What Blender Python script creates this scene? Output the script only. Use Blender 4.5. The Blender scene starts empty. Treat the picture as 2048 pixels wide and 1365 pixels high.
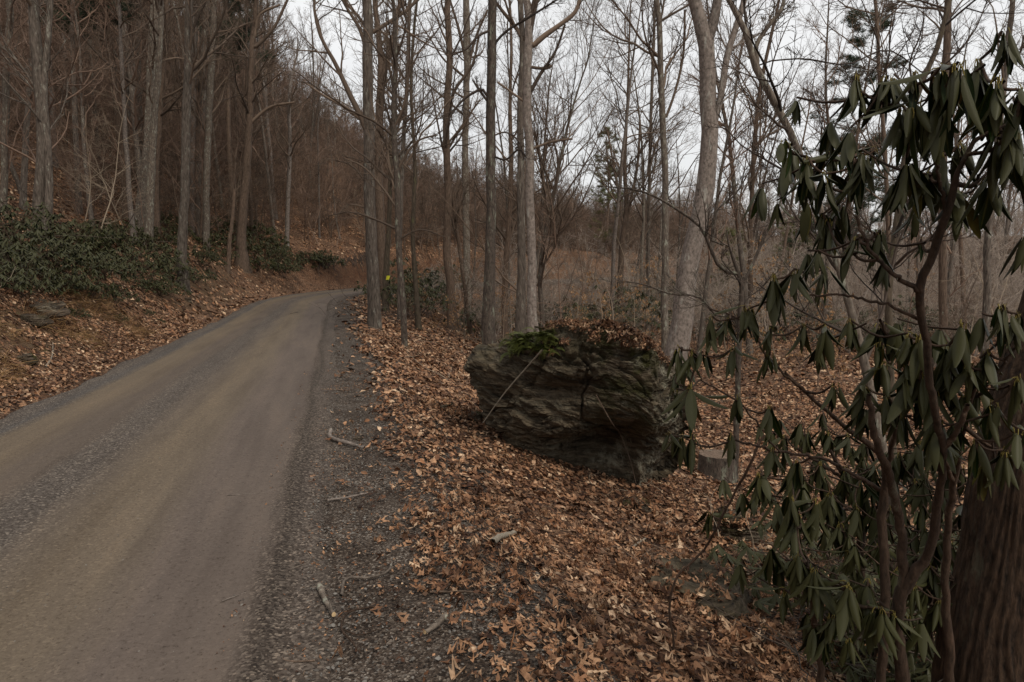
import bpy, math, random
import numpy as np
from mathutils import Vector, Matrix

# ------------------------------------------------------------------ camera, sky, sun, exposure
scene = bpy.context.scene
COL = scene.collection
CAM_H, PITCH, FPX = 1.6, math.radians(5.94), 1365.33
cam_data = bpy.data.cameras.new('camera')
cam_data.lens = 24; cam_data.sensor_width = 36
cam_data.clip_start = 0.05; cam_data.clip_end = 2000
cam = bpy.data.objects.new('camera', cam_data)
cam.location = (0, 0, CAM_H)
cam.rotation_euler = (math.radians(90) - PITCH, 0, 0)
COL.objects.link(cam); scene.camera = cam

SUN_EL, SUN_AZ = math.radians(52), math.radians(150)
world = bpy.data.worlds.new('World'); scene.world = world; world.use_nodes = True
wn, wl = world.node_tree.nodes, world.node_tree.links
wn.clear()
w_out = wn.new('ShaderNodeOutputWorld'); w_bg = wn.new('ShaderNodeBackground')
w_sky = wn.new('ShaderNodeTexSky'); w_sky.sky_type = 'NISHITA'; w_sky.sun_disc = False
w_sky.sun_elevation = SUN_EL; w_sky.sun_rotation = SUN_AZ
w_bg.inputs['Strength'].default_value = 0.1
w_mix = wn.new('ShaderNodeMix'); w_mix.data_type = 'RGBA'
w_mix.inputs[0].default_value = 0.93
w_tc = wn.new('ShaderNodeTexCoord'); w_noise = wn.new('ShaderNodeTexNoise')
w_noise.inputs['Scale'].default_value = 2.2; w_noise.inputs['Detail'].default_value = 5
w_ramp = wn.new('ShaderNodeValToRGB')                     # closed cloud cover, faintly uneven
w_ramp.color_ramp.elements[0].position = 0.3; w_ramp.color_ramp.elements[0].color = (5.8, 5.8, 5.78, 1)
w_ramp.color_ramp.elements[1].position = 0.7; w_ramp.color_ramp.elements[1].color = (7.3, 7.3, 7.25, 1)
wl.new(w_tc.outputs['Generated'], w_noise.inputs['Vector'])
wl.new(w_noise.outputs['Fac'], w_ramp.inputs['Fac'])
wl.new(w_sky.outputs['Color'], w_mix.inputs[6]); wl.new(w_ramp.outputs['Color'], w_mix.inputs[7])
wl.new(w_mix.outputs[2], w_bg.inputs['Color']); wl.new(w_bg.outputs['Background'], w_out.inputs['Surface'])

sun_data = bpy.data.lights.new('sun', 'SUN'); sun_data.energy = 1.3
sun_data.angle = math.radians(14); sun_data.color = (1.0, 0.90, 0.76)
sun = bpy.data.objects.new('sun', sun_data); COL.objects.link(sun)
sun.rotation_euler = (math.pi / 2 - SUN_EL, 0, math.pi - SUN_AZ)

vs = scene.view_settings
vs.view_transform = 'Standard'; vs.look = 'None'; vs.exposure = 0.48; vs.gamma = 1.0
vs.use_curve_mapping = False
scene.cycles.max_bounces = 5; scene.cycles.diffuse_bounces = 3; scene.cycles.transparent_max_bounces = 8

rng = np.random.default_rng(11)

# ------------------------------------------------------------------ small helpers
def smooth(x, a, b):
    t = np.clip((x - a) / (b - a), 0, 1)
    return t * t * (3 - 2 * t)

def _hash(ix, iy, iz):
    h = (ix * 374761393 + iy * 668265263 + iz * 1274126177) & 0xFFFFFFFF
    h = ((h ^ (h >> 13)) * 1103515245) & 0xFFFFFFFF
    return ((h ^ (h >> 16)) & 0xFFFF) / 65535.0

def vnoise(p):
    p = np.asarray(p, float); i = np.floor(p).astype(np.int64); f = p - i; f = f * f * (3 - 2 * f)
    r = 0
    for dx in (0, 1):
        for dy in (0, 1):
            for dz in (0, 1):
                w = (f[..., 0] if dx else 1 - f[..., 0]) * (f[..., 1] if dy else 1 - f[..., 1]) * (f[..., 2] if dz else 1 - f[..., 2])
                r = r + w * _hash(i[..., 0] + dx, i[..., 1] + dy, i[..., 2] + dz)
    return r * 2 - 1

def blocks(p):
    """Stepped noise: one random value per cell, for broken ledges and fracture faces."""
    i = np.floor(np.asarray(p, float)).astype(np.int64)
    return _hash(i[..., 0], i[..., 1], i[..., 2]) * 2 - 1

def fbm(p, octaves=4):
    p = np.asarray(p, float); a, s = 1.0, 0
    for _ in range(octaves):
        s = s + a * vnoise(p); p = p * 2.03 + 17.3; a *= 0.5
    return s

def mk_mesh(name, V, faces, mats=(), mi=None, sm=True, uv=None):
    """V (n,3); faces: list of int arrays (k,3) or (k,4)."""
    me = bpy.data.meshes.new(name)
    V = np.ascontiguousarray(V, dtype=np.float32)
    faces = [np.asarray(f, dtype=np.int32) for f in faces if len(f)]
    loops = np.concatenate([f.ravel() for f in faces])
    sizes = np.concatenate([np.full(len(f), f.shape[1], np.int32) for f in faces])
    starts = np.concatenate([[0], np.cumsum(sizes)[:-1]]).astype(np.int32)
    me.vertices.add(len(V)); me.vertices.foreach_set('co', V.ravel())
    me.loops.add(len(loops)); me.loops.foreach_set('vertex_index', loops)
    me.polygons.add(len(sizes)); me.polygons.foreach_set('loop_start', starts)
    me.polygons.foreach_set('loop_total', sizes)
    if mi is not None:
        me.polygons.foreach_set('material_index', np.asarray(mi, np.int32))
    me.polygons.foreach_set('use_smooth', np.full(len(sizes), sm))
    me.update(calc_edges=True)
    if uv is not None:
        l = me.uv_layers.new(name='UVMap')
        l.data.foreach_set('uv', np.asarray(uv, np.float32)[loops].ravel())
    for m in mats: me.materials.append(m)
    me.validate()
    return me

def add_obj(name, data, parent=None, label=None, cat=None, group=None, kind=None, loc=None):
    o = bpy.data.objects.new(name, data); COL.objects.link(o)
    if parent is not None: o.parent = parent
    if loc is not None: o.location = loc
    if label: o['label'] = label
    if cat: o['category'] = cat
    if group: o['group'] = group
    if kind: o['kind'] = kind
    return o

def grid_faces(a, b):
    i = np.arange(a - 1)[:, None] * b + np.arange(b - 1)[None, :]
    return np.stack([i, i + b, i + b + 1, i + 1], -1).reshape(-1, 4)

def ray(px, py):
    cx, cy = (px - 1024) / FPX, (682.5 - py) / FPX
    return np.array([cx, math.cos(PITCH) + cy * math.sin(PITCH), -math.sin(PITCH) + cy * math.cos(PITCH)])

def at(px, py, Y):
    """The point seen at photo pixel (px, py) that stands Y metres ahead."""
    d = ray(px, py); return np.array([0, 0, CAM_H]) + d * (Y / d[1])

# ------------------------------------------------------------------ materials
def new_mat(name):
    m = bpy.data.materials.new(name); m.use_nodes = True
    n, l = m.node_tree.nodes, m.node_tree.links
    b = n['Principled BSDF']; b.inputs['Roughness'].default_value = 0.9
    b.inputs['Specular IOR Level'].default_value = 0.25
    return m, n, l, b

def nd(n, t, **kw):
    x = n.new(t)
    for k, v in kw.items():
        if k in x.inputs.keys(): x.inputs[k].default_value = v
        else: setattr(x, k, v)
    return x

def ramp(n, stops, interp='LINEAR'):
    r = n.new('ShaderNodeValToRGB'); r.color_ramp.interpolation = interp
    e = r.color_ramp.elements
    while len(e) > 1: e.remove(e[0])
    e[0].position, e[0].color = stops[0][0], (*stops[0][1], 1)
    for p, c in stops[1:]:
        q = e.new(p); q.color = (*c, 1)
    return r

def mixc(n, l, fac, a, b, mode='MIX'):
    m = n.new('ShaderNodeMix'); m.data_type = 'RGBA'; m.blend_type = mode
    for sock, v in ((m.inputs[0], fac), (m.inputs[6], a), (m.inputs[7], b)):
        if isinstance(v, bpy.types.NodeSocket): l.new(v, sock)
        elif isinstance(v, tuple): sock.default_value = (*v, 1)
        else: sock.default_value = v
    return m.outputs[2]

def math_n(n, l, op, a, b=None):
    m = n.new('ShaderNodeMath'); m.operation = op
    for s, v in ((m.inputs[0], a), (m.inputs[1], b)):
        if v is None: continue
        if isinstance(v, bpy.types.NodeSocket): l.new(v, s)
        else: s.default_value = v
    return m.outputs[0]

def mapped(n, l, out, scale=(1, 1, 1), rot=(0, 0, 0)):
    mp = n.new('ShaderNodeMapping'); mp.inputs['Scale'].default_value = scale
    mp.inputs['Rotation'].default_value = rot
    l.new(out, mp.inputs['Vector']); return mp.outputs['Vector']

def bark_mat(name, dark, light, lichen=(0.33, 0.36, 0.28), amount=0.35, bump=0.6, sz=28.0, streak=5.0, lsc=3.0):
    m, n, l, b = new_mat(name)
    tc = nd(n, 'ShaderNodeTexCoord'); oi = nd(n, 'ShaderNodeObjectInfo')
    v = mapped(n, l, tc.outputs['Object'], (sz, sz, streak))
    n1 = nd(n, 'ShaderNodeTexNoise', Scale=1.0, Detail=6.0, Roughness=0.65); l.new(v, n1.inputs['Vector'])
    r = ramp(n, [(0.3, dark), (0.72, light)]); l.new(n1.outputs['Fac'], r.inputs['Fac'])
    v2 = mapped(n, l, tc.outputs['Object'], (lsc * 3, lsc * 3, lsc))
    n2 = nd(n, 'ShaderNodeTexNoise', Scale=1.0, Detail=7.0, Roughness=0.7); l.new(v2, n2.inputs['Vector'])
    r2 = ramp(n, [(0.68 - amount * 0.32, (0, 0, 0)), (0.76 - amount * 0.3, (1, 1, 1))]); l.new(n2.outputs['Fac'], r2.inputs['Fac'])
    c = mixc(n, l, math_n(n, l, 'MULTIPLY', r2.outputs['Color'], 0.75), r.outputs['Color'], lichen)
    hv = nd(n, 'ShaderNodeHueSaturation'); l.new(c, hv.inputs['Color'])
    l.new(math_n(n, l, 'MULTIPLY_ADD', oi.outputs['Random'], 0.5), hv.inputs['Value'])
    hv.inputs['Value'].links[0].from_node.inputs[2].default_value = 0.75
    l.new(hv.outputs['Color'], b.inputs['Base Color'])
    bp = nd(n, 'ShaderNodeBump', Strength=bump, Distance=0.02); l.new(n1.outputs['Fac'], bp.inputs['Height'])
    l.new(bp.outputs['Normal'], b.inputs['Normal'])
    return m

M = {}
M['bark_grey'] = bark_mat('bark_grey', (0.028, 0.022, 0.017), (0.20, 0.162, 0.132), (0.30, 0.29, 0.24), amount=0.35, bump=0.9)
M['bark_brown'] = bark_mat('bark_brown', (0.045, 0.031, 0.022), (0.20, 0.14, 0.102), amount=0.15)
M['bark_dark'] = bark_mat('bark_dark', (0.022, 0.018, 0.014), (0.13, 0.10, 0.08), (0.24, 0.25, 0.19), 0.4, 0.9, 34, 14, 4)
M['bark_pale'] = bark_mat('bark_pale', (0.06, 0.049, 0.041), (0.26, 0.215, 0.185), (0.32, 0.31, 0.27), 0.35, 0.7, 22, 14)
M['bark_lichen'] = bark_mat('bark_lichen', (0.05, 0.04, 0.032), (0.21, 0.17, 0.135), (0.30, 0.31, 0.25), 0.42, 0.6, 30, 10, 5)
M['bark_mossy'] = bark_mat('bark_mossy', (0.03, 0.024, 0.017), (0.15, 0.115, 0.08), (0.12, 0.12, 0.055), 0.3, 0.8)
M['bark_furrow'] = bark_mat('bark_furrow', (0.005, 0.0035, 0.0025), (0.11, 0.066, 0.040), (0.10, 0.09, 0.06), 0.3, 1.0, 60, 14)
M['stem_rhodo'] = bark_mat('stem_rhodo', (0.022, 0.014, 0.009), (0.085, 0.052, 0.034), (0.15, 0.135, 0.095), 0.25, 0.6, 60, 20)

def twig_mat(name, c1, c2):
    m, n, l, b = new_mat(name)
    g = nd(n, 'ShaderNodeNewGeometry'); oi = nd(n, 'ShaderNodeObjectInfo')
    f = math_n(n, l, 'FRACT', math_n(n, l, 'ADD', g.outputs['Random Per Island'], oi.outputs['Random']))
    r = ramp(n, [(0, c1), (1, c2)]); l.new(f, r.inputs['Fac'])
    l.new(r.outputs['Color'], b.inputs['Base Color']); return m
M['twig_grey'] = twig_mat('twig_grey', (0.055, 0.040, 0.030), (0.18, 0.13, 0.095))
M['twig_red'] = twig_mat('twig_red', (0.10, 0.064, 0.046), (0.28, 0.19, 0.14))
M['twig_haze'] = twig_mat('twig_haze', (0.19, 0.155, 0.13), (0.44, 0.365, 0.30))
M['twig_dark'] = twig_mat('twig_dark', (0.03, 0.024, 0.02), (0.10, 0.075, 0.06))
M['twig_pale'] = twig_mat('twig_pale', (0.16, 0.125, 0.09), (0.40, 0.32, 0.235))

LEAFC = [(0.0, (0.030, 0.014, 0.008)), (0.18, (0.10, 0.050, 0.028)), (0.36, (0.24, 0.125, 0.068)), (0.5, (0.40, 0.235, 0.135)),
         (0.64, (0.18, 0.115, 0.078)), (0.76, (0.52, 0.33, 0.20)), (0.88, (0.26, 0.12, 0.055)), (0.95, (0.64, 0.48, 0.33))]
LITTER_BED = [(p_, tuple(v * k for v in c)) for (p_, c), k in zip(LEAFC, (0.4, .4, .5, .55, .45, .6, .45, .6))]
def leaf_litter_mat(name, stops, rough=0.75):
    m, n, l, b = new_mat(name)
    g = nd(n, 'ShaderNodeNewGeometry'); oi = nd(n, 'ShaderNodeObjectInfo'); tc = nd(n, 'ShaderNodeTexCoord')
    f = math_n(n, l, 'FRACT', math_n(n, l, 'ADD', g.outputs['Random Per Island'], oi.outputs['Random']))
    r = ramp(n, stops); l.new(f, r.inputs['Fac'])
    nz = nd(n, 'ShaderNodeTexNoise', Scale=45.0, Detail=4.0); l.new(tc.outputs['Object'], nz.inputs['Vector'])
    r2 = ramp(n, [(0.35, (0.62, 0.58, 0.55)), (0.65, (1.15, 1.12, 1.1))]); l.new(nz.outputs['Fac'], r2.inputs['Fac'])
    c = mixc(n, l, 1.0, r.outputs['Color'], r2.outputs['Color'], 'MULTIPLY')
    dm = nd(n, 'ShaderNodeTexNoise', Scale=2.3, Detail=5.0, Roughness=0.6); l.new(g.outputs['Position'], dm.inputs['Vector'])
    rd = ramp(n, [(0.38, (0.50, 0.44, 0.40)), (0.55, (1.0, 0.97, 0.94)), (0.7, (1.12, 1.1, 1.06))]); l.new(dm.outputs['Fac'], rd.inputs['Fac'])
    c = mixc(n, l, 1.0, c, rd.outputs['Color'], 'MULTIPLY')
    l.new(c, b.inputs['Base Color']); b.inputs['Roughness'].default_value = rough
    bp = nd(n, 'ShaderNodeBump', Strength=0.35, Distance=0.004); l.new(nz.outputs['Fac'], bp.inputs['Height'])
    l.new(bp.outputs['Normal'], b.inputs['Normal'])
    return m
M['litter'] = leaf_litter_mat('dry_leaf', LEAFC)
M['dark_leaf'] = leaf_litter_mat('dark_leaf', [(p_, tuple(v * 0.72 for v in c)) for p_, c in LEAFC])
M['tan_leaf'] = leaf_litter_mat('tan_leaf', [(0, (0.30, 0.17, 0.08)), (0.5, (0.42, 0.26, 0.13)), (1, (0.5, 0.34, 0.2))])
M['dead_grass'] = leaf_litter_mat('dead_grass', [(0, (0.14, 0.08, 0.035)), (0.5, (0.27, 0.17, 0.075)), (1, (0.36, 0.25, 0.12))])
M['moss_grass'] = leaf_litter_mat('moss_grass', [(0, (0.03, 0.045, 0.01)), (1, (0.10, 0.12, 0.03))])

def rhodo_leaf_mat(name, a, b_, mid):
    m, n, l, b = new_mat(name)
    g = nd(n, 'ShaderNodeNewGeometry'); oi = nd(n, 'ShaderNodeObjectInfo'); tc = nd(n, 'ShaderNodeTexCoord'); uv = nd(n, 'ShaderNodeUVMap')
    f = math_n(n, l, 'FRACT', math_n(n, l, 'ADD', g.outputs['Random Per Island'], oi.outputs['Random']))
    r = ramp(n, [(0, a), (0.75, b_), (0.88, tuple(x * 1.35 for x in b_)), (0.92, (0.05, 0.052, 0.012)), (0.975, (0.085, 0.07, 0.014)), (1.0, (0.09, 0.045, 0.015))]); l.new(f, r.inputs['Fac'])
    sx = nd(n, 'ShaderNodeSeparateXYZ'); l.new(uv.outputs['UV'], sx.inputs['Vector'])
    d = math_n(n, l, 'ABSOLUTE', math_n(n, l, 'SUBTRACT', sx.outputs['X'], 0.5))
    rm = ramp(n, [(0.0, (1, 1, 1)), (0.05, (0.5, 0.5, 0.5)), (0.09, (0, 0, 0))]); l.new(d, rm.inputs['Fac'])
    c = mixc(n, l, math_n(n, l, 'MULTIPLY', rm.outputs['Color'], 0.75), r.outputs['Color'], mid)
    nz = nd(n, 'ShaderNodeTexNoise', Scale=60.0, Detail=5.0); l.new(tc.outputs['Object'], nz.inputs['Vector'])
    r2 = ramp(n, [(0.3, (0.7, 0.7, 0.7)), (0.7, (1.2, 1.2, 1.15))]); l.new(nz.outputs['Fac'], r2.inputs['Fac'])
    c = mixc(n, l, 1.0, c, r2.outputs['Color'], 'MULTIPLY')
    back = mixc(n, l, g.outputs['Backfacing'], c, (0.040, 0.040, 0.015))
    l.new(back, b.inputs['Base Color']); b.inputs['Roughness'].default_value = 0.45
    b.inputs['Specular IOR Level'].default_value = 0.16
    bp = nd(n, 'ShaderNodeBump', Strength=0.25, Distance=0.002); l.new(nz.outputs['Fac'], bp.inputs['Height'])
    l.new(bp.outputs['Normal'], b.inputs['Normal'])
    return m
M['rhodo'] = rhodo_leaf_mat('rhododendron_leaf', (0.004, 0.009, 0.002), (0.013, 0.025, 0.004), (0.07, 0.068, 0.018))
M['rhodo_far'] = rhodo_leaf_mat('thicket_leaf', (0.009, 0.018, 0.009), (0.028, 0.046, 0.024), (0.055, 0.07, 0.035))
def flat_mat(name, c, rough=0.8, noise=0.3, sc=30.0):
    m, n, l, b = new_mat(name)
    tc = nd(n, 'ShaderNodeTexCoord'); nz = nd(n, 'ShaderNodeTexNoise', Scale=sc, Detail=5.0)
    l.new(tc.outputs['Object'], nz.inputs['Vector'])
    r = ramp(n, [(0.3, tuple(x * (1 - noise) for x in c)), (0.7, tuple(min(1, x * (1 + noise)) for x in c))])
    l.new(nz.outputs['Fac'], r.inputs['Fac']); l.new(r.outputs['Color'], b.inputs['Base Color'])
    b.inputs['Roughness'].default_value = rough
    bp = nd(n, 'ShaderNodeBump', Strength=0.3, Distance=0.01); l.new(nz.outputs['Fac'], bp.inputs['Height'])
    l.new(bp.outputs['Normal'], b.inputs['Normal'])
    return m
M['petiole'] = flat_mat('petiole', (0.17, 0.135, 0.035))
M['cutwood'] = flat_mat('cut_wood', (0.5, 0.36, 0.2))
M['palewood'] = flat_mat('weathered_wood', (0.21, 0.18, 0.14), sc=60)
M['yellow'] = flat_mat('yellow_paint', (0.62, 0.60, 0.04), 0.5, 0.1)
M['fern'] = flat_mat('fern_green', (0.058, 0.066, 0.012), 0.6, 0.35, 20)
M['needles'] = flat_mat('pine_needles', (0.04, 0.058, 0.032), 0.7, 0.4, 3)
M['needles_pale'] = flat_mat('pale_evergreen', (0.13, 0.13, 0.05), 0.7, 0.4, 3)

# forest floor
m, n, l, b = new_mat('forest_floor')
tc = nd(n, 'ShaderNodeTexCoord')
vor = nd(n, 'ShaderNodeTexVoronoi', Scale=34.0); l.new(tc.outputs['Object'], vor.inputs['Vector'])
sx = nd(n, 'ShaderNodeSeparateColor'); l.new(vor.outputs['Color'], sx.inputs['Color'])
r = ramp(n, LITTER_BED); l.new(sx.outputs[0], r.inputs['Fac'])
nb = nd(n, 'ShaderNodeTexNoise', Scale=0.7, Detail=8.0, Roughness=0.65); l.new(tc.outputs['Object'], nb.inputs['Vector'])
rb = ramp(n, [(0.4, (0.62, 0.55, 0.5)), (0.65, (1.1, 1.0, 0.95))]); l.new(nb.outputs['Fac'], rb.inputs['Fac'])
c = mixc(n, l, 1.0, r.outputs['Color'], rb.outputs['Color'], 'MULTIPLY')
at_clay = nd(n, 'ShaderNodeAttribute'); at_clay.attribute_name = 'clay'
nc = nd(n, 'ShaderNodeTexNoise', Scale=5.0, Detail=8.0, Roughness=0.7); l.new(tc.outputs['Object'], nc.inputs['Vector'])
rc = ramp(n, [(0.3, (0.022, 0.011, 0.006)), (0.7, (0.11, 0.046, 0.020))]); l.new(nc.outputs['Fac'], rc.inputs['Fac'])
c = mixc(n, l, at_clay.outputs['Fac'], c, rc.outputs['Color'])
at_soil = nd(n, 'ShaderNodeAttribute'); at_soil.attribute_name = 'soil'
rs = ramp(n, [(0.3, (0.035, 0.026, 0.015)), (0.55, (0.12, 0.07, 0.035)), (0.75, (0.09, 0.085, 0.03))]); l.new(nc.outputs['Fac'], rs.inputs['Fac'])
c = mixc(n, l, at_soil.outputs['Fac'], c, rs.outputs['Color'])
l.new(c, b.inputs['Base Color'])
bp = nd(n, 'ShaderNodeBump', Strength=0.8, Distance=0.03); l.new(vor.outputs['Distance'], bp.inputs['Height'])
l.new(bp.outputs['Normal'], b.inputs['Normal'])
M['floor'] = m

# road surface: wheel tracks of pale dust, loose gravel between and beside them
m, n, l, b = new_mat('gravel_road')
uv = nd(n, 'ShaderNodeUVMap'); tc = nd(n, 'ShaderNodeTexCoord')
sx = nd(n, 'ShaderNodeSeparateXYZ'); l.new(uv.outputs['UV'], sx.inputs['Vector'])
st = mapped(n, l, uv.outputs['UV'], (2.4, 0.22, 1))
nw = nd(n, 'ShaderNodeTexNoise', Scale=1.0, Detail=5.0, Roughness=0.6); l.new(st, nw.inputs['Vector'])
w = math_n(n, l, 'MULTIPLY', math_n(n, l, 'SUBTRACT', nw.outputs['Fac'], 0.5), 0.42)
s_ = math_n(n, l, 'DIVIDE', math_n(n, l, 'ADD', math_n(n, l, 'ADD', sx.outputs['X'], w), 2.2), 4.4)
P = lambda s: (s + 2.2) / 4.4
GR, TAN, BRN, MAU, DRK = (0.106, 0.088, 0.073), (0.150, 0.116, 0.080), (0.118, 0.092, 0.071), (0.132, 0.104, 0.085), (0.070, 0.055, 0.043)
r = ramp(n, [(P(-1.9), (0.09, 0.073, 0.06)), (P(-1.6), GR), (P(-1.4), (0.09, 0.08, 0.072)), (P(-1.25), TAN), (P(-0.9), (0.144, 0.110, 0.076)), (P(-0.7), BRN), (P(-0.5), BRN),
             (P(-0.35), GR), (P(-0.12), GR), (P(0.05), (0.128, 0.102, 0.078)), (P(0.3), TAN), (P(0.6), (0.148, 0.116, 0.084)), (P(0.85), MAU), (P(1.4), (0.128, 0.101, 0.082)),
             (P(1.5), DRK), (P(1.6), (0.10, 0.08, 0.065)), (P(1.75), (0.09, 0.072, 0.058))]); l.new(s_, r.inputs['Fac'])
G = lambda v: (v, v, v)
rg = ramp(n, [(P(-1.7), G(1)), (P(-1.45), G(0.8)), (P(-1.2), G(0.1)), (P(-0.55), G(0.15)), (P(-0.35), G(0.75)), (P(-0.12), G(0.75)), (P(0.1), G(0.25)),
              (P(0.5), G(0.15)), (P(1.38), G(0.05)), (P(1.5), G(1)), (P(1.8), G(0.8))]); l.new(s_, rg.inputs['Fac'])
vo = nd(n, 'ShaderNodeTexVoronoi', Scale=80.0); l.new(tc.outputs['Object'], vo.inputs['Vector'])
sc_ = nd(n, 'ShaderNodeSeparateColor'); l.new(vo.outputs['Color'], sc_.inputs['Color'])
rv = ramp(n, [(0.0, (0.3, 0.27, 0.25)), (0.45, (0.85, 0.82, 0.79)), (0.8, (1.35, 1.37, 1.38)), (0.95, (2.3, 2.35, 2.3)), (1.0, (3.2, 3.2, 3.1))]); l.new(sc_.outputs[0], rv.inputs['Fac'])
fine = nd(n, 'ShaderNodeTexNoise', Scale=140.0, Detail=4.0, Roughness=0.7); l.new(tc.outputs['Object'], fine.inputs['Vector'])
rf = ramp(n, [(0.30, (0.4, 0.37, 0.34)), (0.40, (0.97, 0.97, 0.97)), (0.7, (1.06, 1.06, 1.05))]); l.new(fine.outputs['Fac'], rf.inputs['Fac'])
c = mixc(n, l, rg.outputs['Color'], r.outputs['Color'], mixc(n, l, 1.0, r.outputs['Color'], rv.outputs['Color'], 'MULTIPLY'))
c = mixc(n, l, 1.0, c, rf.outputs['Color'], 'MULTIPLY')
big = nd(n, 'ShaderNodeTexNoise', Scale=1.7, Detail=8.0, Roughness=0.6); l.new(st, big.inputs['Vector'])
rbig = ramp(n, [(0.32, (0.78, 0.76, 0.75)), (0.5, (0.98, 0.97, 0.96)), (0.68, (1.15, 1.12, 1.08))]); l.new(big.outputs['Fac'], rbig.inputs['Fac'])
c = mixc(n, l, 1.0, c, rbig.outputs['Color'], 'MULTIPLY')
spk = nd(n, 'ShaderNodeTexNoise', Scale=38.0, Detail=6.0, Roughness=0.8); l.new(tc.outputs['Object'], spk.inputs['Vector'])
rsp = ramp(n, [(0.34, (0.40, 0.36, 0.33)), (0.44, (0.93, 0.93, 0.93)), (0.66, (1.02, 1.02, 1.02)), (0.74, (1.25, 1.25, 1.25))]); l.new(spk.outputs['Fac'], rsp.inputs['Fac'])
c = mixc(n, l, 1.0, c, rsp.outputs['Color'], 'MULTIPLY')
c = mixc(n, l, 1.0, c, (0.87, 0.87, 0.89), 'MULTIPLY')
l.new(c, b.inputs['Base Color'])
bp = nd(n, 'ShaderNodeBump', Strength=0.6, Distance=0.012)
l.new(math_n(n, l, 'MULTIPLY', vo.outputs['Distance'], rg.outputs['Color']), bp.inputs['Height'])
bp2 = nd(n, 'ShaderNodeBump', Strength=0.25, Distance=0.004); l.new(fine.outputs['Fac'], bp2.inputs['Height'])
l.new(bp.outputs['Normal'], bp2.inputs['Normal']); l.new(bp2.outputs['Normal'], b.inputs['Normal'])
M['road'] = m

m, n, l, b = new_mat('shoulder_gravel')
tc = nd(n, 'ShaderNodeTexCoord')
vo = nd(n, 'ShaderNodeTexVoronoi', Scale=95.0); l.new(tc.outputs['Object'], vo.inputs['Vector'])
sc_ = nd(n, 'ShaderNodeSeparateColor'); l.new(vo.outputs['Color'], sc_.inputs['Color'])
r = ramp(n, [(0, (0.018, 0.013, 0.010)), (0.4, (0.062, 0.047, 0.036)), (0.7, (0.10, 0.080, 0.064)), (0.9, (0.17, 0.15, 0.13)), (1, (0.30, 0.275, 0.24))]); l.new(sc_.outputs[0], r.inputs['Fac'])
nb = nd(n, 'ShaderNodeTexNoise', Scale=2.2, Detail=8.0, Roughness=0.7); l.new(tc.outputs['Object'], nb.inputs['Vector'])
rb = ramp(n, [(0.38, (0.5, 0.42, 0.36)), (0.62, (1.05, 1.0, 0.96))]); l.new(nb.outputs['Fac'], rb.inputs['Fac'])
l.new(mixc(n, l, 1.0, r.outputs['Color'], rb.outputs['Color'], 'MULTIPLY'), b.inputs['Base Color'])
bp = nd(n, 'ShaderNodeBump', Strength=0.8, Distance=0.015); l.new(vo.outputs['Distance'], bp.inputs['Height'])
l.new(bp.outputs['Normal'], b.inputs['Normal'])
M['shoulder'] = m
M['stone'] = twig_mat('stone_chip', (0.045, 0.037, 0.031), (0.20, 0.185, 0.165))

def rock_mat(name, c1, c2, lichen, moss, la=0.5, ma=0.5, rot=0.4, strata=14.0):
    m, n, l, b = new_mat(name)
    tc = nd(n, 'ShaderNodeTexCoord'); g = nd(n, 'ShaderNodeNewGeometry')
    v = mapped(n, l, tc.outputs['Object'], (2.5, 2.5, strata), (0, rot, 0))
    n1 = nd(n, 'ShaderNodeTexNoise', Scale=1.3, Detail=10.0, Roughness=0.72, Distortion=0.6); l.new(v, n1.inputs['Vector'])
    r = ramp(n, [(0.33, c1), (0.5, tuple((x + y) / 2 * 0.8 for x, y in zip(c1, c2))), (0.68, c2)]); l.new(n1.outputs['Fac'], r.inputs['Fac'])
    n2 = nd(n, 'ShaderNodeTexNoise', Scale=4.0, Detail=10.0, Roughness=0.75); l.new(tc.outputs['Object'], n2.inputs['Vector'])
    r2 = ramp(n, [(0.66 - la * .25, (0, 0, 0)), (0.72 - la * .2, (1, 1, 1))]); l.new(n2.outputs['Fac'], r2.inputs['Fac'])
    at_ = nd(n, 'ShaderNodeAttribute'); at_.attribute_name = 'lichen'
    c = mixc(n, l, math_n(n, l, 'MULTIPLY', r2.outputs['Color'], at_.outputs['Fac']), r.outputs['Color'], lichen)
    n3 = nd(n, 'ShaderNodeTexNoise', Scale=3.1, Detail=9.0, Roughness=0.7); 
    l.new(mapped(n, l, tc.outputs['Object'], (1, 1, 1), (1, 2, 3)), n3.inputs['Vector'])
    r3 = ramp(n, [(0.6 - ma * .2, (0, 0, 0)), (0.68 - ma * .15, (1, 1, 1))]); l.new(n3.outputs['Fac'], r3.inputs['Fac'])
    at2 = nd(n, 'ShaderNodeAttribute'); at2.attribute_name = 'moss'
    c = mixc(n, l, math_n(n, l, 'MULTIPLY', r3.outputs['Color'], at2.outputs['Fac']), c, moss)
    l.new(c, b.inputs['Base Color'])
    bp = nd(n, 'ShaderNodeBump', Strength=0.9, Distance=0.05); l.new(n1.outputs['Fac'], bp.inputs['Height'])
    bp2 = nd(n, 'ShaderNodeBump', Strength=0.6, Distance=0.015); l.new(n2.outputs['Fac'], bp2.inputs['Height'])
    l.new(bp.outputs['Normal'], bp2.inputs['Normal']); l.new(bp2.outputs['Normal'], b.inputs['Normal'])
    return m
M['boulder'] = rock_mat('boulder_rock', (0.005, 0.0035, 0.0022), (0.175, 0.137, 0.09), (0.23, 0.215, 0.16), (0.030, 0.028, 0.006), 0.55, 0.8)
M['rock'] = rock_mat('mossy_rock', (0.010, 0.007, 0.005), (0.20, 0.15, 0.105), (0.21, 0.18, 0.13), (0.045, 0.04, 0.009), 0.45, 0.6, 0.2, 40)

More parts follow.
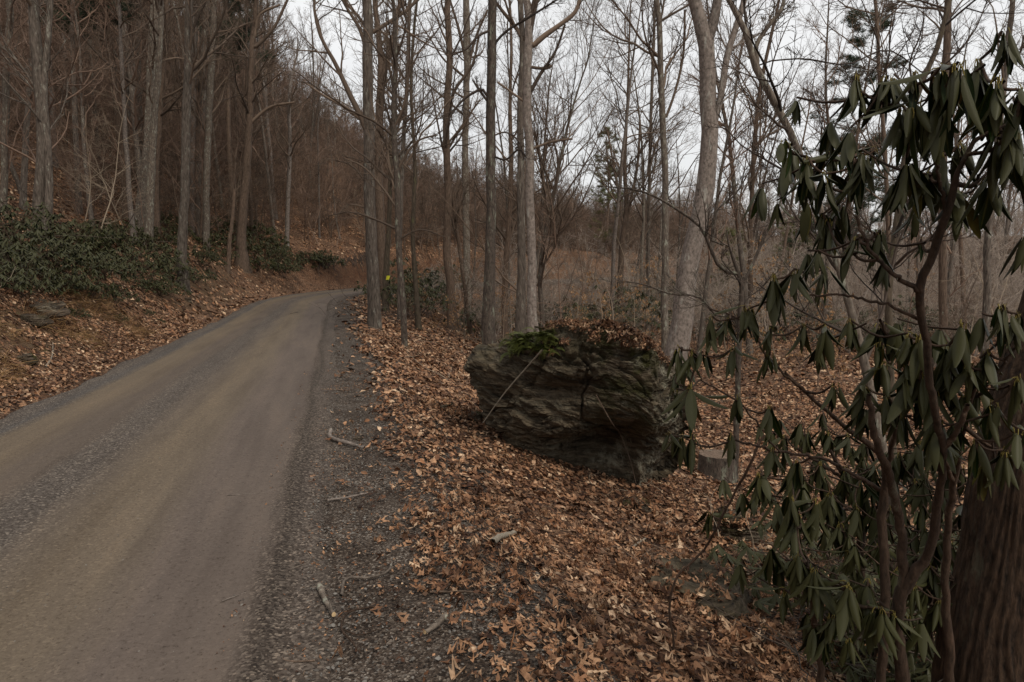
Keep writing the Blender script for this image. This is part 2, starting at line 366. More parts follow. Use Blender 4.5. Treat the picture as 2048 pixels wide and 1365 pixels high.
# ------------------------------------------------------------------ the lie of the land
cl = [np.array([-1.9 + 0.255 * 15, -15.0])]
hd = math.atan(-0.255); ca = [-15.5]
def _go(d):
    cl.append(cl[-1] + d * np.array([math.sin(hd), math.cos(hd)])); ca.append(ca[-1] + d)
_go((29 + 15) / math.cos(hd))
while hd < math.radians(38):
    hd += 0.6 / 27.0; _go(0.6)
_go(130.0)
CL = np.array(cl); CA = np.array(ca); CS = np.diff(CA)
CD = np.diff(CL, axis=0) / CS[:, None]

def road_coords(x, y):
    x = np.asarray(x, float); y = np.asarray(y, float); sh = x.shape
    p = np.stack([x.ravel(), y.ravel()], 1); S = np.empty(len(p)); T = np.empty(len(p))
    A, D = CL[:-1], CD
    for k in range(0, len(p), 4000):
        q = p[k:k + 4000]
        r = q[:, None, :] - A[None]
        t = np.clip((r * D[None]).sum(2), 0, CS[None])
        e = r - t[..., None] * D[None]
        d2 = (e ** 2).sum(2); j = d2.argmin(1); ii = np.arange(len(q))
        rr = r[ii, j]; sgn = np.sign(rr[:, 0] * D[j, 1] - rr[:, 1] * D[j, 0])
        S[k:k + 4000] = np.sqrt(d2[ii, j]) * sgn; T[k:k + 4000] = CA[j] + t[ii, j]
    return S.reshape(sh), T.reshape(sh)

def road_z(t): return 0.55 * smooth(t, 12, 60) + 0.012 * np.maximum(0, t - 55)
HALF = 1.6
def height(x, y, st=None):
    x = np.asarray(x, float); y = np.asarray(y, float)
    s, t = road_coords(x, y) if st is None else st
    p = np.stack([x, y, x * 0], -1)
    zr = road_z(t)
    und = fbm(p * 0.35, 3); fine = fbm(p * 1.7, 3)
    d = np.maximum(0, -s - HALF - 0.15)
    bh = 1.15 + 1.2 * smooth(t, 28, 46)
    fac = 1 - 0.78 * smooth(t, 52, 92)
    slope = 0.40 * np.minimum(np.maximum(0, d - 1.6), 5) + 0.62 * np.clip(d - 6.6, 0, 45)
    hl = bh * smooth(d, 0.05, 2.3) * (1 + 0.12 * und) + slope * fac
    hl = hl + smooth(d, 0.3, 3) * (0.16 * und + 0.06 * fine) + 1.6 * smooth(d, 12, 30) * fbm(p * 0.06, 2)
    e = np.maximum(0, s - HALF)
    drop = -0.30 * np.clip(e - 1.0, 0, 5.6)
    hr = -zr * smooth(e, 1, 9) + drop + smooth(e, 1.2, 3) * (0.09 * und + 0.045 * fine) + 0.35 * smooth(e, 6, 14) * fbm(p * 0.12, 2)
    hr = hr + 5 * smooth(y, 95, 190) * smooth(e, 6, 30) + 7 * smooth(x, 40, 110) * smooth(e, 6, 30)
    hr = hr - 0.12 * np.exp(-((x - 1.1) / 0.8) ** 2 - ((y - 6.3) / 0.6) ** 2)
    base = zr + 0.012 * (1 - (s / HALF) ** 2) * (np.abs(s) < HALF)
    return np.where(s < 0, base + hl, base + hr)

def g(x, y): return float(height(np.array([x]), np.array([y]))[0])
_Ys = np.concatenate([np.arange(1.2, 14, 0.05), np.arange(14, 60, 0.2), np.arange(60, 300, 1.0)])
def hit(px, py):
    d = ray(px, py); k = _Ys / d[1]
    X = d[0] * k; Z = CAM_H + d[2] * k
    below = Z < height(X, _Ys)
    j = int(np.argmax(below)) if below.any() else len(_Ys) - 1
    return np.array([X[j], _Ys[j], float(height(X[j:j + 1], _Ys[j:j + 1])[0])])

def terrain():
    nu, nv = 260, 270
    u = np.linspace(-1, 1, nu); xs = 230 * np.sinh(5.3 * u) / math.sinh(5.3)
    v = np.linspace(-0.55, 1, nv); ys = 3 + 320 * np.sinh(5.3 * v) / math.sinh(5.3)
    X, Y = np.meshgrid(xs, ys)
    s, t = road_coords(X, Y)
    Z = height(X, Y, (s, t))
    dip = 0.09 * smooth(s, -1.95, -1.75) * (1 - smooth(s, 2.75, 3.0))
    Z = Z - dip * (t < 120)
    V = np.stack([X, Y, Z], -1).reshape(-1, 3)
    me = mk_mesh('forest_floor', V, [grid_faces(nv, nu)[:, ::-1]], [M['floor']])
    d = -s - HALF
    clay = smooth(t, 39, 46) * (1 - smooth(t, 60, 68)) * smooth(d, 0.4, 0.8) * (1 - smooth(d, 1.4, 1.9)) * 0.95
    soil = (s < 0) * smooth(d, 0.5, 1.2) * (1 - smooth(d, 1.9, 2.6)) * (t < 33) * np.clip(0.6 + 0.6 * fbm(V.reshape(nv, nu, 3) * 1.1, 3), 0, 0.9)
    for nm, a in (('clay', clay), ('soil', soil)):
        at_ = me.attributes.new(nm, 'FLOAT', 'POINT'); at_.data.foreach_set('value', a.ravel().astype(np.float32))
    return add_obj('forest_floor', me, kind='structure', label='sloping forest floor of brown leaf litter beside the gravel road')
FLOOR = terrain()

def along(name, s0, s1, ns, t0, t1, matn, zfun, label):
    ts = [t0]
    while ts[-1] < t1: ts.append(ts[-1] + 0.06 + 0.012 * max(0, ts[-1] - 2) ** 1.05)
    ts = np.array(ts); ss = np.linspace(s0, s1, ns)
    c = np.column_stack([np.interp(ts, CA, CL[:, 0]), np.interp(ts, CA, CL[:, 1])])
    av = np.arctan2(CD[:, 0], CD[:, 1]); ang = np.interp(ts, np.concatenate([[CA[1] - 0.3], CA[1:-2] + 0.3, [CA[-2] + .3]]), av)
    nx, ny = np.cos(ang), -np.sin(ang)
    X = c[:, :1] + nx[:, None] * ss; Y = c[:, 1:] + ny[:, None] * ss
    S = np.broadcast_to(ss, X.shape); T = np.broadcast_to(ts[:, None], X.shape)
    Z = zfun(X, Y, S, T)
    V = np.stack([X, Y, Z], -1).reshape(-1, 3)
    uv = np.stack([S, T], -1).reshape(-1, 2)
    me = mk_mesh(name, V, [grid_faces(len(ts), ns)[:, ::-1]], [M[matn]], uv=uv)
    return add_obj(name, me, kind='structure', label=label)

def road_surface(X, Y, S, T):
    p = np.stack([X, Y, X * 0], -1)
    z = height(X, Y, (S, T)) + 0.004
    z = z - 0.014 * np.exp(-((S + 0.98) / 0.26) ** 2) - 0.014 * np.exp(-((S - 0.55) / 0.3) ** 2) + 0.012 * np.exp(-((S + 0.27) / 0.2) ** 2)
    z = z + 0.022 * np.exp(-((S - 1.42 - 0.05 * fbm(p * 0.8, 2) - 0.07) / 0.09) ** 2) + 0.006 * fbm(p * 6, 3)
    edge = 0.10 * fbm(p * 1.5, 3)
    return z - 0.10 * smooth(np.abs(S) + edge, 1.70, 1.95)
ROAD = along('gravel_road', -2.05, 2.0, 64, -12, 120, 'road', road_surface, 'single lane gravel road with pale dusty wheel tracks curving out of sight')
def shoulder_surface(X, Y, S, T):
    p = np.stack([X, Y, X * 0], -1)
    z = height(X, Y, (S, T)) - 0.006 + 0.012 * fbm(p * 5, 3) + 0.01 * fbm(p * 1.6, 2)
    return z - 0.12 * smooth(-S + 0.05 * fbm(p * 2, 2), -1.75, -1.55) - 0.12 * smooth(S + 0.16 * fbm(p * 1.3, 3), 3.05, 3.4)
SHOULDER = along('gravel_shoulder', 1.5, 3.5, 46, -12, 75, 'shoulder', shoulder_surface, 'dark gravel road shoulder scattered with stone chips and twigs')

# ------------------------------------------------------------------ tubes and trees
def tubes(groups):
    """groups: list of (P (N,n,3), R (N,n), sides). Returns V, quads."""
    Vs, Fs, off = [], [], 0
    for P, R, S in groups:
        if len(P) == 0: continue
        N, n, _ = P.shape
        T = np.empty_like(P); T[:, 1:-1] = P[:, 2:] - P[:, :-2]; T[:, 0] = P[:, 1] - P[:, 0]; T[:, -1] = P[:, -1] - P[:, -2]
        T /= np.linalg.norm(T, axis=2, keepdims=True) + 1e-9
        ch = P[:, -1] - P[:, 0]
        ref = np.where((np.abs(ch[:, 2]) > 0.8 * np.linalg.norm(ch, axis=1))[:, None], np.array([1.0, 0.03, 0]), np.array([0.02, 0.04, 1.0]))[:, None, :]
        n1 = np.cross(T, ref); n1 /= np.linalg.norm(n1, axis=2, keepdims=True) + 1e-9
        n2 = np.cross(T, n1)
        a = np.arange(S) * 2 * math.pi / S
        ring = n1[:, :, None, :] * np.cos(a)[:, None] + n2[:, :, None, :] * np.sin(a)[:, None]
        RR = R[..., None] if R.ndim == 2 else R
        V = P[:, :, None, :] + ring * RR[..., None]
        Vs.append(V.reshape(-1, 3))
        i = np.arange(n - 1)[:, None] * S + np.arange(S)[None]
        j = np.arange(n - 1)[:, None] * S + (np.arange(S)[None] + 1) % S
        q = np.stack([i, j, j + S, i + S], -1).reshape(-1, 4)
        F = (q[None] + (np.arange(N) * n * S)[:, None, None]).reshape(-1, 4) + off
        Fs.append(F); off += N * n * S
    return np.concatenate(Vs), np.concatenate(Fs)

def tube_mesh(name, groups, mats):
    V, F = tubes(groups); return mk_mesh(name, V, [F], mats)

def grow(start, d, L, n, wig, up, rg, droop=0.0):
    N = len(start); P = np.empty((N, n, 3)); P[:, 0] = start
    d = d / (np.linalg.norm(d, axis=1, keepdims=True) + 1e-9)
    for k in range(1, n):
        d = d + rg.normal(0, wig, (N, 3)); d[:, 2] += up - droop * k / n
        d /= np.linalg.norm(d, axis=1, keepdims=True) + 1e-9
        P[:, k] = P[:, k - 1] + d * (L / (n - 1))[:, None]
    return P

def children_of(P, R, k, lo, hi, lenf, ang, n, wig, up, rg, rfac=0.55, rmin=0.003, taper=0.25, Lpar=None, phase=True):
    N, m, _ = P.shape
    f = np.sort(rg.uniform(lo, hi, (N, k)), 1)
    x = f * (m - 1); i = np.minimum(x.astype(int), m - 2); w = (x - i)[..., None]
    a = np.arange(N)[:, None]
    st = P[a, i] * (1 - w) + P[a, i + 1] * w
    r = R[a, i] * (1 - w[..., 0]) + R[a, i + 1] * w[..., 0]
    tan = P[a, i + 1] - P[a, i]; tan /= np.linalg.norm(tan, axis=2, keepdims=True) + 1e-9
    rnd = rg.normal(0, 1, (N, k, 3)); side = np.cross(tan, rnd); side /= np.linalg.norm(side, axis=2, keepdims=True) + 1e-9
    an = rg.uniform(ang[0], ang[1], (N, k, 1))
    d = tan * np.cos(an) + side * np.sin(an)
    if Lpar is None: Lpar = np.linalg.norm(np.diff(P, axis=1), axis=2).sum(1)
    L = Lpar[:, None] * lenf * rg.uniform(0.55, 1.2, (N, k)) * (1.15 - 0.6 * f)
    C = grow(st.reshape(-1, 3), d.reshape(-1, 3), L.ravel(), n, wig, up, rg)
    r0 = np.maximum(np.minimum(r.ravel() * rfac, 0.016 * L.ravel() + 0.002), rmin)
    CR = r0[:, None] * np.linspace(1, taper, n)[None]
    return C, np.maximum(CR, rmin * 0.7)

def crown_groups(P, R, rg, n1=18, n2=7, n3=6, n4=0, lo=0.35, L1=0.26, ang=(0.6, 1.15), up=0.05, rmin=0.0035, sides=5, hi=1.0, wig=0.13):
    g1, r1 = children_of(P, R, n1, lo, hi, L1, ang, 10, wig, up, rg, 0.5, rmin * 2)
    g2, r2 = children_of(g1, r1, n2, 0.15, 1.0, 0.48, (0.5, 1.0), 6, wig, up * 1.2, rg, 0.65, rmin * 1.3)
    out = [(g1, r1, sides), (g2, r2, 4 if sides > 4 else 3)]
    if n3:
        g3, r3 = children_of(g2, r2, n3, 0.15, 1.0, 0.5, (0.45, 0.95), 4, 0.12, up, rg, 0.7, rmin)
        out.append((g3, r3, 3))
        if n4:
            g4, r4 = children_of(g3, r3, n4, 0.2, 1.0, 0.55, (0.4, 0.9), 3, 0.1, up, rg, 0.8, rmin * 0.8)
            out.append((g4, r4, 3))
    return out

def resample(pts, rad, n):
    pts = np.asarray(pts, float); rad = np.asarray(rad, float)
    dd = np.concatenate([[0], np.cumsum(np.linalg.norm(np.diff(pts, axis=0), axis=1))])
    f = np.linspace(0, dd[-1], n)
    # Catmull-Rom through the points
    m = np.gradient(pts, dd, axis=0)
    k = np.clip(np.searchsorted(dd, f, side='right') - 1, 0, len(dd) - 2)
    h = (dd[k + 1] - dd[k])[:, None]; u = ((f - dd[k]) / h[:, 0])[:, None]
    P = (2*u**3-3*u**2+1)*pts[k] + (u**3-2*u**2+u)*h*m[k] + (-2*u**3+3*u**2)*pts[k+1] + (u**3-u**2)*h*m[k+1]
    return P, np.interp(f, dd, rad)

def trunk_mesh(P, R, mat_, rg, sides=14, rough=0.06, flare=0.5, base=(0, 0, 0), fl_len=0.65, furrow=0):
    n = len(P); dist = np.concatenate([[0], np.cumsum(np.linalg.norm(np.diff(P, axis=0), axis=1))])
    a = np.arange(sides)
    lob = rg.uniform(0.3, 1.0, sides); lob = (lob + np.roll(lob, 1) + np.roll(lob, -1)) / 3
    RR = R[:, None] * (1 + rough * rg.normal(0, 1, (n, sides)) * 0.5 + rough * rg.normal(0, 1, (1, sides)))
    RR = RR * (1 + flare * np.exp(-dist / fl_len)[:, None] * lob[None])
    if furrow:
        A_, D_ = np.meshgrid(a * 2 * math.pi / sides, dist)
        q = np.stack([np.cos(A_) * 2.2, np.sin(A_) * 2.2, D_ * 1.7], -1)
        ph = A_ / (2 * math.pi) * 30 + 1.0 * fbm(q, 3)
        rdg = np.abs((ph % 1) * 2 - 1) ** 0.7                        # long ridges that wander, split and join
        q2 = np.stack([np.cos(A_) * 6, np.sin(A_) * 6, D_ * 4], -1)
        RR = RR * (1 - 0.075 * rdg * (0.55 + 0.45 * smooth(fbm(q2, 2), -0.6, 0.4)) + 0.014 * fbm(q2 * 2.5, 3))
    V, F = tubes([((P - np.asarray(base))[None], RR[None], sides)])
    return mk_mesh('trunk', V, [F], [mat_])

def cull(groups, base):
    """Leave out fine twigs far above or beside anything the photo could see."""
    out = []
    for i, (P, R, S) in enumerate(groups):
        if i >= 1 and len(P):
            a, b_, dep = to_px(P[:, 0, 0] + base[0], P[:, 0, 1] + base[1], P[:, 0, 2] + base[2])
            m_ = 260 if i == 1 else 90
            k = (b_ > -m_) & (a > -m_ - 100) & (a < 2148 + m_) & (dep > 0.4); P, R = P[k], R[k]
        out.append((P, R, S))
    return out

def to_px(x, y, z):
    c, s = math.cos(PITCH), math.sin(PITCH)
    zz = z - CAM_H; dep = y * c - zz * s; up = y * s + zz * c
    dep = np.where(np.abs(dep) < 0.01, 0.01, dep)
    return 1024 + FPX * x / dep, 682.5 - FPX * up / dep, dep

HERO = []       # landmarks for the labels of the trees behind: (px, short name)
def hero_tree(label, path, Y=None, bark='bark_grey', twig='twig_grey', H=19.0, seed=0, limbs=(), forks=(), lo=0.33, n1=16, n2=7, n3=6,
              L1=0.22, sides=14, cat='tree', short=None, flare=0.45, ang=(0.5, 1.1), up=0.06, rough=0.05, group='bare trees near the road', hi=1.0, sink=0.35, rmin=0.0035, furrow=0):
    """path: (px, py, width px) from the base upwards."""
    rg = np.random.default_rng(900 + seed)
    if Y is None: Y = hit(path[0][0], path[0][1])[1]
    pts = [at(px, py, Y) for px, py, w in path]; rad = [w * Y / FPX / 2 for px, py, w in path]
    gz = g(pts[0][0], pts[0][1])
    base = np.array([pts[0][0], pts[0][1], gz])
    if abs(pts[0][2] - gz) > 0.15 and pts[0][2] > gz:      # foot hidden behind something: carry the trunk down
        d = pts[0] - pts[1]; d /= abs(d[2]) + 1e-6
        low = pts[0] + d * (pts[0][2] - gz); low[1] = pts[0][1]
        base = np.array([low[0], low[1], g(low[0], low[1])]); pts.insert(0, base - [0, 0, sink]); rad.insert(0, rad[0] * 1.06)
    else:
        pts[0] = base - [0, 0, sink]
    top = pts[-1]; hh = top[2] - base[2]
    d = pts[-1] - pts[-2]; d /= np.linalg.norm(d); wv = 0.12
    rem = H - hh; k = 6
    for i in range(k):                                    # above the picture
        if rem <= 0.5: break
        d = d + np.array([rg.normal(0, wv), rg.normal(0, wv), 0.12]); d /= np.linalg.norm(d)
        pts.append(pts[-1] + d * rem / k); rad.append(rad[-1] * (0.86 if i < 3 else 0.68))
    n = int(min(44, 16 + H * 1.2)) if not furrow else 260
    P, R = resample(pts, rad, n)
    P[1:-1, :2] += rg.normal(0, 0.012, (n - 2, 2)) * np.minimum(1, R[1:-1, None] * 9) * (0 if furrow else 1)
    root = add_obj('bare_tree', None, label=label, cat=cat, group=group, loc=base)
    add_obj('trunk', trunk_mesh(P, R, M[bark], rg, sides if not furrow else 216, rough if not furrow else 0.004, flare, base, furrow=furrow), root)
    for lp in list(limbs) + list(forks):
        q = np.array([at(a, b_, Y + (c[1] if isinstance(c, tuple) else 0)) for a, b_, c in lp])
        rr = np.array([(c[0] if isinstance(c, tuple) else c) * Y / FPX / 2 for a, b_, c in lp])
        LP, LR = resample(q, rr, 14)
        # root it inside the trunk
        jn = np.argmin(np.linalg.norm(P - LP[0], axis=1)); LP[0] = P[jn] * 0.7 + LP[0] * 0.3
        k = 9 if lp in list(limbs) else 12
        g2, r2 = children_of(LP[None], LR[None], k, 0.2, 1.0, 0.4, (0.4, 1.0), 7, 0.12, 0.06, rg, 0.5, 0.004)
        g3, r3 = children_of(g2, r2, 6, 0.15, 1.0, 0.5, (0.4, 0.9), 5, 0.12, 0.05, rg, 0.7, 0.003)
        g4, r4 = children_of(g3, r3, 4, 0.15, 1.0, 0.5, (0.4, 0.9), 3, 0.12, 0.05, rg, 0.7, 0.0026)
        V, F = tubes([((LP - base)[None], LR[None], 8), (g2 - base, r2, 4), (g3 - base, r3, 3), (g4 - base, r4, 3)])
        add_obj('limb', mk_mesh('limb', V, [F], [M[bark] if lp in list(forks) else M[twig]]), root)
    cg = crown_groups((P - base)[None], R[None], rg, int(n1 * 1.15), n2 + 1, n3, 3, lo, L1, ang, up, rmin, hi=hi)
    cg = cull(cg, base)
    add_obj('crown', tube_mesh('crown', cg, [M[twig]]), root)
    if short: HERO.append((path[len(path) // 2][0], short))
    return root

T = hero_tree
T('slim tree with white lichen patches at the left edge, uphill of the double-stemmed tree', [(4, 432, 13), (9, 300, 12), (14, 120, 13), (20, 0, 12)], bark='bark_lichen', seed=1, short='the lichen-spotted tree', H=17)
T('stout double-stemmed tree on the hillside above the dark thicket', [(84, 492, 28), (78, 430, 22), (86, 300, 20), (79, 160, 20), (70, 50, 18), (66, 0, 17)], bark='bark_grey', seed=2,
  forks=[[(88, 488, 18), (97, 420, 15), (96, 300, 13), (88, 180, 12), (98, 60, 10), (104, -60, 8)]], short='the double-stemmed tree', H=20)
T('straight grey tree, left one of a leaning pair above the thicket', [(270, 480, 21), (287, 380, 20), (300, 230, 18), (305, 100, 17), (312, 0, 17)], bark='bark_lichen', seed=3, short='the leaning pair', H=20)
T('slender lichen-flecked tree, right one of a leaning pair above the thicket', [(293, 500, 16), (300, 400, 15), (308, 250, 12), (318, 120, 10), (322, 0, 9)], bark='bark_lichen', seed=4, H=17)
T('brown trunk just right of the leaning pair, rising from the thicket', [(312, 470, 16), (310, 380, 14), (320, 200, 12), (330, 60, 11), (333, 0, 10)], bark='bark_brown', seed=5, H=17)
T('smooth tan tree standing at the lip of the left bank, nearest the road', [(366, 578, 24), (364, 520, 19), (369, 400, 17), (372, 250, 17), (377, 120, 14), (380, 0, 13)], bark='bark_grey', seed=6, flare=0.5, short='the tan tree on the bank', H=16, lo=0.4)
T('thick grey trunk behind the tan tree on the bank', [(402, 470, 24), (398, 380, 20), (404, 250, 17), (406, 120, 14), (412, 0, 14)], bark='bark_grey', seed=7, H=20)
T('narrow pale trunk close against the thick grey one on the hillside', [(385, 468, 14), (384, 330, 12), (388, 150, 11), (390, 0, 10)], bark='bark_pale', seed=8, H=17)
T('slender lichen-green tree between the tan tree and the flared brown tree', [(414, 502, 12), (413, 400, 12), (420, 200, 12), (428, 0, 11)], bark='bark_lichen', seed=9, short='the lichen-green tree', H=17)
T('brown tree with a flared foot where the bank thicket ends', [(484, 534, 26), (482, 480, 17), (492, 360, 15), (500, 220, 13), (505, 90, 10), (512, 0, 8)], bark='bark_brown', seed=10, flare=0.6,
  limbs=[[(506, 100, 8), (545, 60, 6), (575, 0, 5)], [(497, 250, 7), (540, 215, 6), (590, 205, 4)], [(508, 80, 7), (520, 30, 5), (560, 10, 4)]], short='the flared brown tree', H=15, lo=0.3, n1=20)
T('thin crooked sapling tree between the tan tree and the flared brown tree', [(455, 545, 8), (460, 480, 7), (468, 400, 6), (470, 330, 5)], bark='bark_brown', seed=11, H=6, n1=10, lo=0.3)
T('pale slim trunk just behind the end of the bank thicket', [(573, 495, 9), (575, 440, 8), (580, 300, 7), (584, 150, 5)], bark='bark_pale', seed=12, H=13, short='the pale slim hillside tree')
# right side of the road
T('tall grey tree at the road edge leaning slightly over the shoulder', [(750, 658, 27), (745, 560, 24), (741, 450, 22), (738, 300, 21), (736, 150, 20), (734, 0, 18)], bark='bark_grey', seed=13, flare=0.35,
  limbs=[[(736, 262, 13), (700, 190, 10), (672, 130, 8), (640, 70, 6), (628, 0, 5), (640, -60, 4)], [(735, 250, 8), (690, 215, 6), (645, 190, 4), (610, 165, 3)], [(738, 130, 8), (720, 60, 7), (690, 10, 5), (665, -40, 4)],
         [(742, 380, 4), (700, 330, 3), (655, 318, 2)], [(743, 420, 4), (700, 410, 3), (660, 450, 2)]], short='the tall roadside tree', H=18, lo=0.45, n1=14)
T('dark forked tree right behind the tall roadside tree', [(766, 600, 19), (762, 480, 17), (757, 330, 16), (760, 200, 15), (762, 130, 12), (750, 0, 9)], bark='bark_brown', seed=14,
  forks=[[(760, 220, 13), (768, 150, 11), (785, 80, 9), (800, 0, 7), (806, -60, 6)]], short='the dark forked tree', H=18, lo=0.35, n1=20)
T('thin dark tree on the leafy slope between road and boulder', [(809, 697, 13), (806, 600, 12), (797, 500, 12), (795, 380, 12), (788, 250, 11), (790, 120, 9), (786, 0, 7)], bark='bark_dark', twig='twig_grey', seed=15, flare=0.1,
  limbs=[[(796, 420, 5), (760, 370, 4), (720, 330, 3), (690, 318, 2)], [(796, 480, 4), (840, 460, 3), (890, 475, 2)], [(794, 340, 5), (840, 280, 4), (875, 270, 3)], [(796, 460, 5), (752, 440, 4), (700, 425, 3), (655, 432, 2)]], short='the thin dark slope tree', H=13, lo=0.25, n1=20, L1=0.2)
T('slim twisted trunk with a bulging foot behind the thin dark slope tree', [(838, 660, 13), (834, 600, 10), (826, 480, 8), (830, 330, 7), (822, 180, 6), (830, 40, 5)], bark='bark_mossy', seed=16, H=14, lo=0.3, short='the twisted slim tree')
T('wavy reddish-brown tree in the hollow left of the boulder', [(906, 662, 24), (902, 590, 17), (894, 500, 15), (896, 380, 14), (892, 250, 13), (899, 120, 12), (896, 0, 11)], bark='bark_brown', seed=17, flare=0.5,
  limbs=[[(892, 240, 7), (910, 180, 6), (945, 130, 5), (958, 70, 4)], [(896, 300, 5), (925, 250, 4), (960, 200, 3)]], short='the wavy reddish tree', H=20, lo=0.4)
T('straight pale grey tree between the reddish tree and the flaky dark tree', [(936, 655, 15), (934, 560, 14), (932, 420, 13), (930, 300, 12), (933, 200, 12), (934, 90, 13), (932, 0, 12)], bark='bark_lichen', seed=18,
  limbs=[[(934, 150, 6), (950, 80, 5), (975, 20, 4)], [(932, 120, 6), (915, 50, 5), (900, 0, 4)]], short='the straight pale tree', H=22, lo=0.45)
T('dark flaky-barked tree standing just left behind the boulder', [(978, 705, 27), (978, 640, 25), (981, 520, 19), (982, 400, 18), (980, 280, 18), (983, 120, 17), (985, 0, 16)], Y=12.5, bark='bark_dark', twig='twig_dark', seed=19,
  limbs=[[(980, 205, 7), (965, 180, 6), (940, 190, 5), (900, 235, 4), (885, 290, 3)], [(983, 95, 6), (1010, 65, 5), (1050, 40, 5), (1090, 15, 4), (1130, -10, 3)], [(984, 60, 5), (960, 70, 5), (930, 100, 4), (905, 110, 3)],
         [(981, 310, 4), (1010, 320, 4), (1040, 300, 4), (1052, 315, 3)], [(980, 210, 5), (955, 175, 5), (945, 160, 3)], [(981, 275, 4), (1010, 265, 3), (1035, 280, 3), (1050, 320, 2)]], short='the dark flaky tree', H=19, lo=0.5, n1=10, rough=0.08)
T('grey trunk close behind the pale split-footed tree', [(1040, 665, 22), (1042, 560, 16), (1042, 400, 14), (1041, 200, 12), (1045, 80, 11), (1040, 0, 10)], Y=19, bark='bark_grey', seed=20,
  limbs=[[(1043, 70, 8), (1015, 35, 7), (992, 5, 6), (975, -30, 5)]], short='the split-footed tree', H=20, lo=0.45)
T('pale straight tree with a split foot rising behind the fern end of the boulder', [(1066, 672, 25), (1065, 620, 19), (1063, 500, 17), (1060, 380, 17), (1056, 250, 17), (1055, 120, 17), (1058, 40, 15), (1052, 0, 12)], Y=15, bark='bark_pale', seed=21,
  limbs=[[(1058, 100, 12), (1085, 75, 11), (1120, 50, 9), (1150, 25, 8), (1165, -30, 7)], [(1058, 190, 8), (1080, 150, 7), (1110, 105, 5), (1130, 50, 4)], [(1060, 60, 12), (1070, 10, 11), (1085, -50, 9)],
         [(1058, 135, 6), (1100, 134, 6), (1103, 132, 5)], [(1060, 300, 5), (1100, 285, 5), (1145, 278, 4)], [(1056, 210, 5), (1030, 190, 4), (995, 165, 4)]], short='the pale split-footed tree', H=19, lo=0.6, n1=8)
T('huge pale tree leaning right behind the boulder end', [(1352, 706, 46), (1363, 648, 42), (1376, 548, 37), (1395, 450, 36), (1409, 380, 35), (1417, 300, 33), (1416, 150, 30), (1412, 90, 29), (1400, 40, 26), (1388, 0, 22)], Y=13.5, bark='bark_pale', seed=22,
  forks=[[(1412, 90, 22), (1428, 40, 20), (1436, -10, 17), (1440, -80, 14)], [(1416, 290, 14), (1440, 200, 13), (1455, 110, 13), (1480, 30, 12), (1500, -40, 10)]],
  limbs=[[(1400, 76, 5), (1396, 70, 4), (1394, 66, 4)]], short='the huge leaning tree', H=20, lo=0.7, n1=8, flare=0.2)
T('slim straight tree tight against the left of the huge leaning tree', [(1331, 700, 16), (1330, 560, 14), (1330, 400, 12), (1326, 250, 12), (1320, 120, 11), (1313, 0, 10)], Y=17, bark='bark_lichen', seed=23,
  limbs=[[(1326, 250, 6), (1345, 200, 5), (1365, 120, 5), (1370, 20, 4)]], short='the slim companion tree', H=19, lo=0.4)
T('rough brown mid-distance tree with upswept limbs, right of the valley gap', [(1240, 632, 14), (1240, 560, 12), (1245, 480, 11), (1252, 420, 9), (1250, 330, 7), (1255, 200, 5), (1258, 100, 4)], Y=32, bark='bark_brown', seed=24,
  forks=[[(1247, 470, 6), (1262, 400, 6), (1275, 330, 5), (1280, 240, 4)], [(1246, 460, 5), (1238, 390, 5), (1225, 320, 4), (1215, 260, 3)]], short='the upswept brown tree', H=17, lo=0.25, n1=22, L1=0.26)
T('dark tree with many rising limbs beyond the flaky dark tree', [(1010, 640, 13), (1010, 560, 12), (1018, 450, 10), (1022, 350, 9), (1020, 200, 7), (1022, 60, 5)], Y=26, bark='bark_brown', seed=25, short='the many-limbed tree', H=17, lo=0.2, n1=24, L1=0.3, ang=(0.4, 0.8))
T('bushy dark tree fanning up just right of the pale split-footed tree', [(1085, 640, 10), (1080, 560, 9), (1090, 470, 9), (1110, 380, 8), (1125, 300, 6), (1150, 200, 4)], Y=24, bark='bark_dark', seed=26, short='the fan-shaped tree', H=13, lo=0.08, n1=32, L1=0.4, ang=(0.4, 0.9), up=0.1)
T('tall slim tree with high forks behind the dark forked tree', [(800, 600, 11), (800, 450, 10), (806, 300, 9), (815, 150, 8), (820, 0, 7)], Y=26, bark='bark_grey', seed=27, short='the high-forked tree', H=19, lo=0.3, n1=24)
T('mossy dark stem curving up behind the rhododendron, right of the huge tree', [(1780, 690, 14), (1776, 580, 14), (1790, 480, 15), (1800, 420, 15), (1808, 330, 12), (1830, 200, 10), (1880, 80, 9), (1900, 0, 9)], Y=8.5, bark='bark_mossy', twig='twig_dark', seed=28, H=9, lo=0.3, short='the mossy curved stem', n1=16)
T('leaning dark tree with pale lichen crossing above the rhododendron', [(1728, 722, 17), (1712, 660, 15), (1692, 580, 14), (1660, 480, 12), (1632, 390, 12), (1604, 315, 13), (1560, 225, 14), (1515, 140, 13), (1495, 75, 11), (1458, 0, 9)], Y=6.6, bark='bark_lichen', twig='twig_dark', seed=29,
  forks=[[(1517, 135, 10), (1512, 95, 9), (1535, 55, 8), (1562, 20, 7), (1572, -30, 6)]], limbs=[[(1515, 125, 3), (1600, 118, 3), (1700, 128, 3), (1770, 100, 3), (1850, 150, 2)]], short='the leaning lichened tree', H=7.2, lo=0.3, n1=9, flare=0.15)
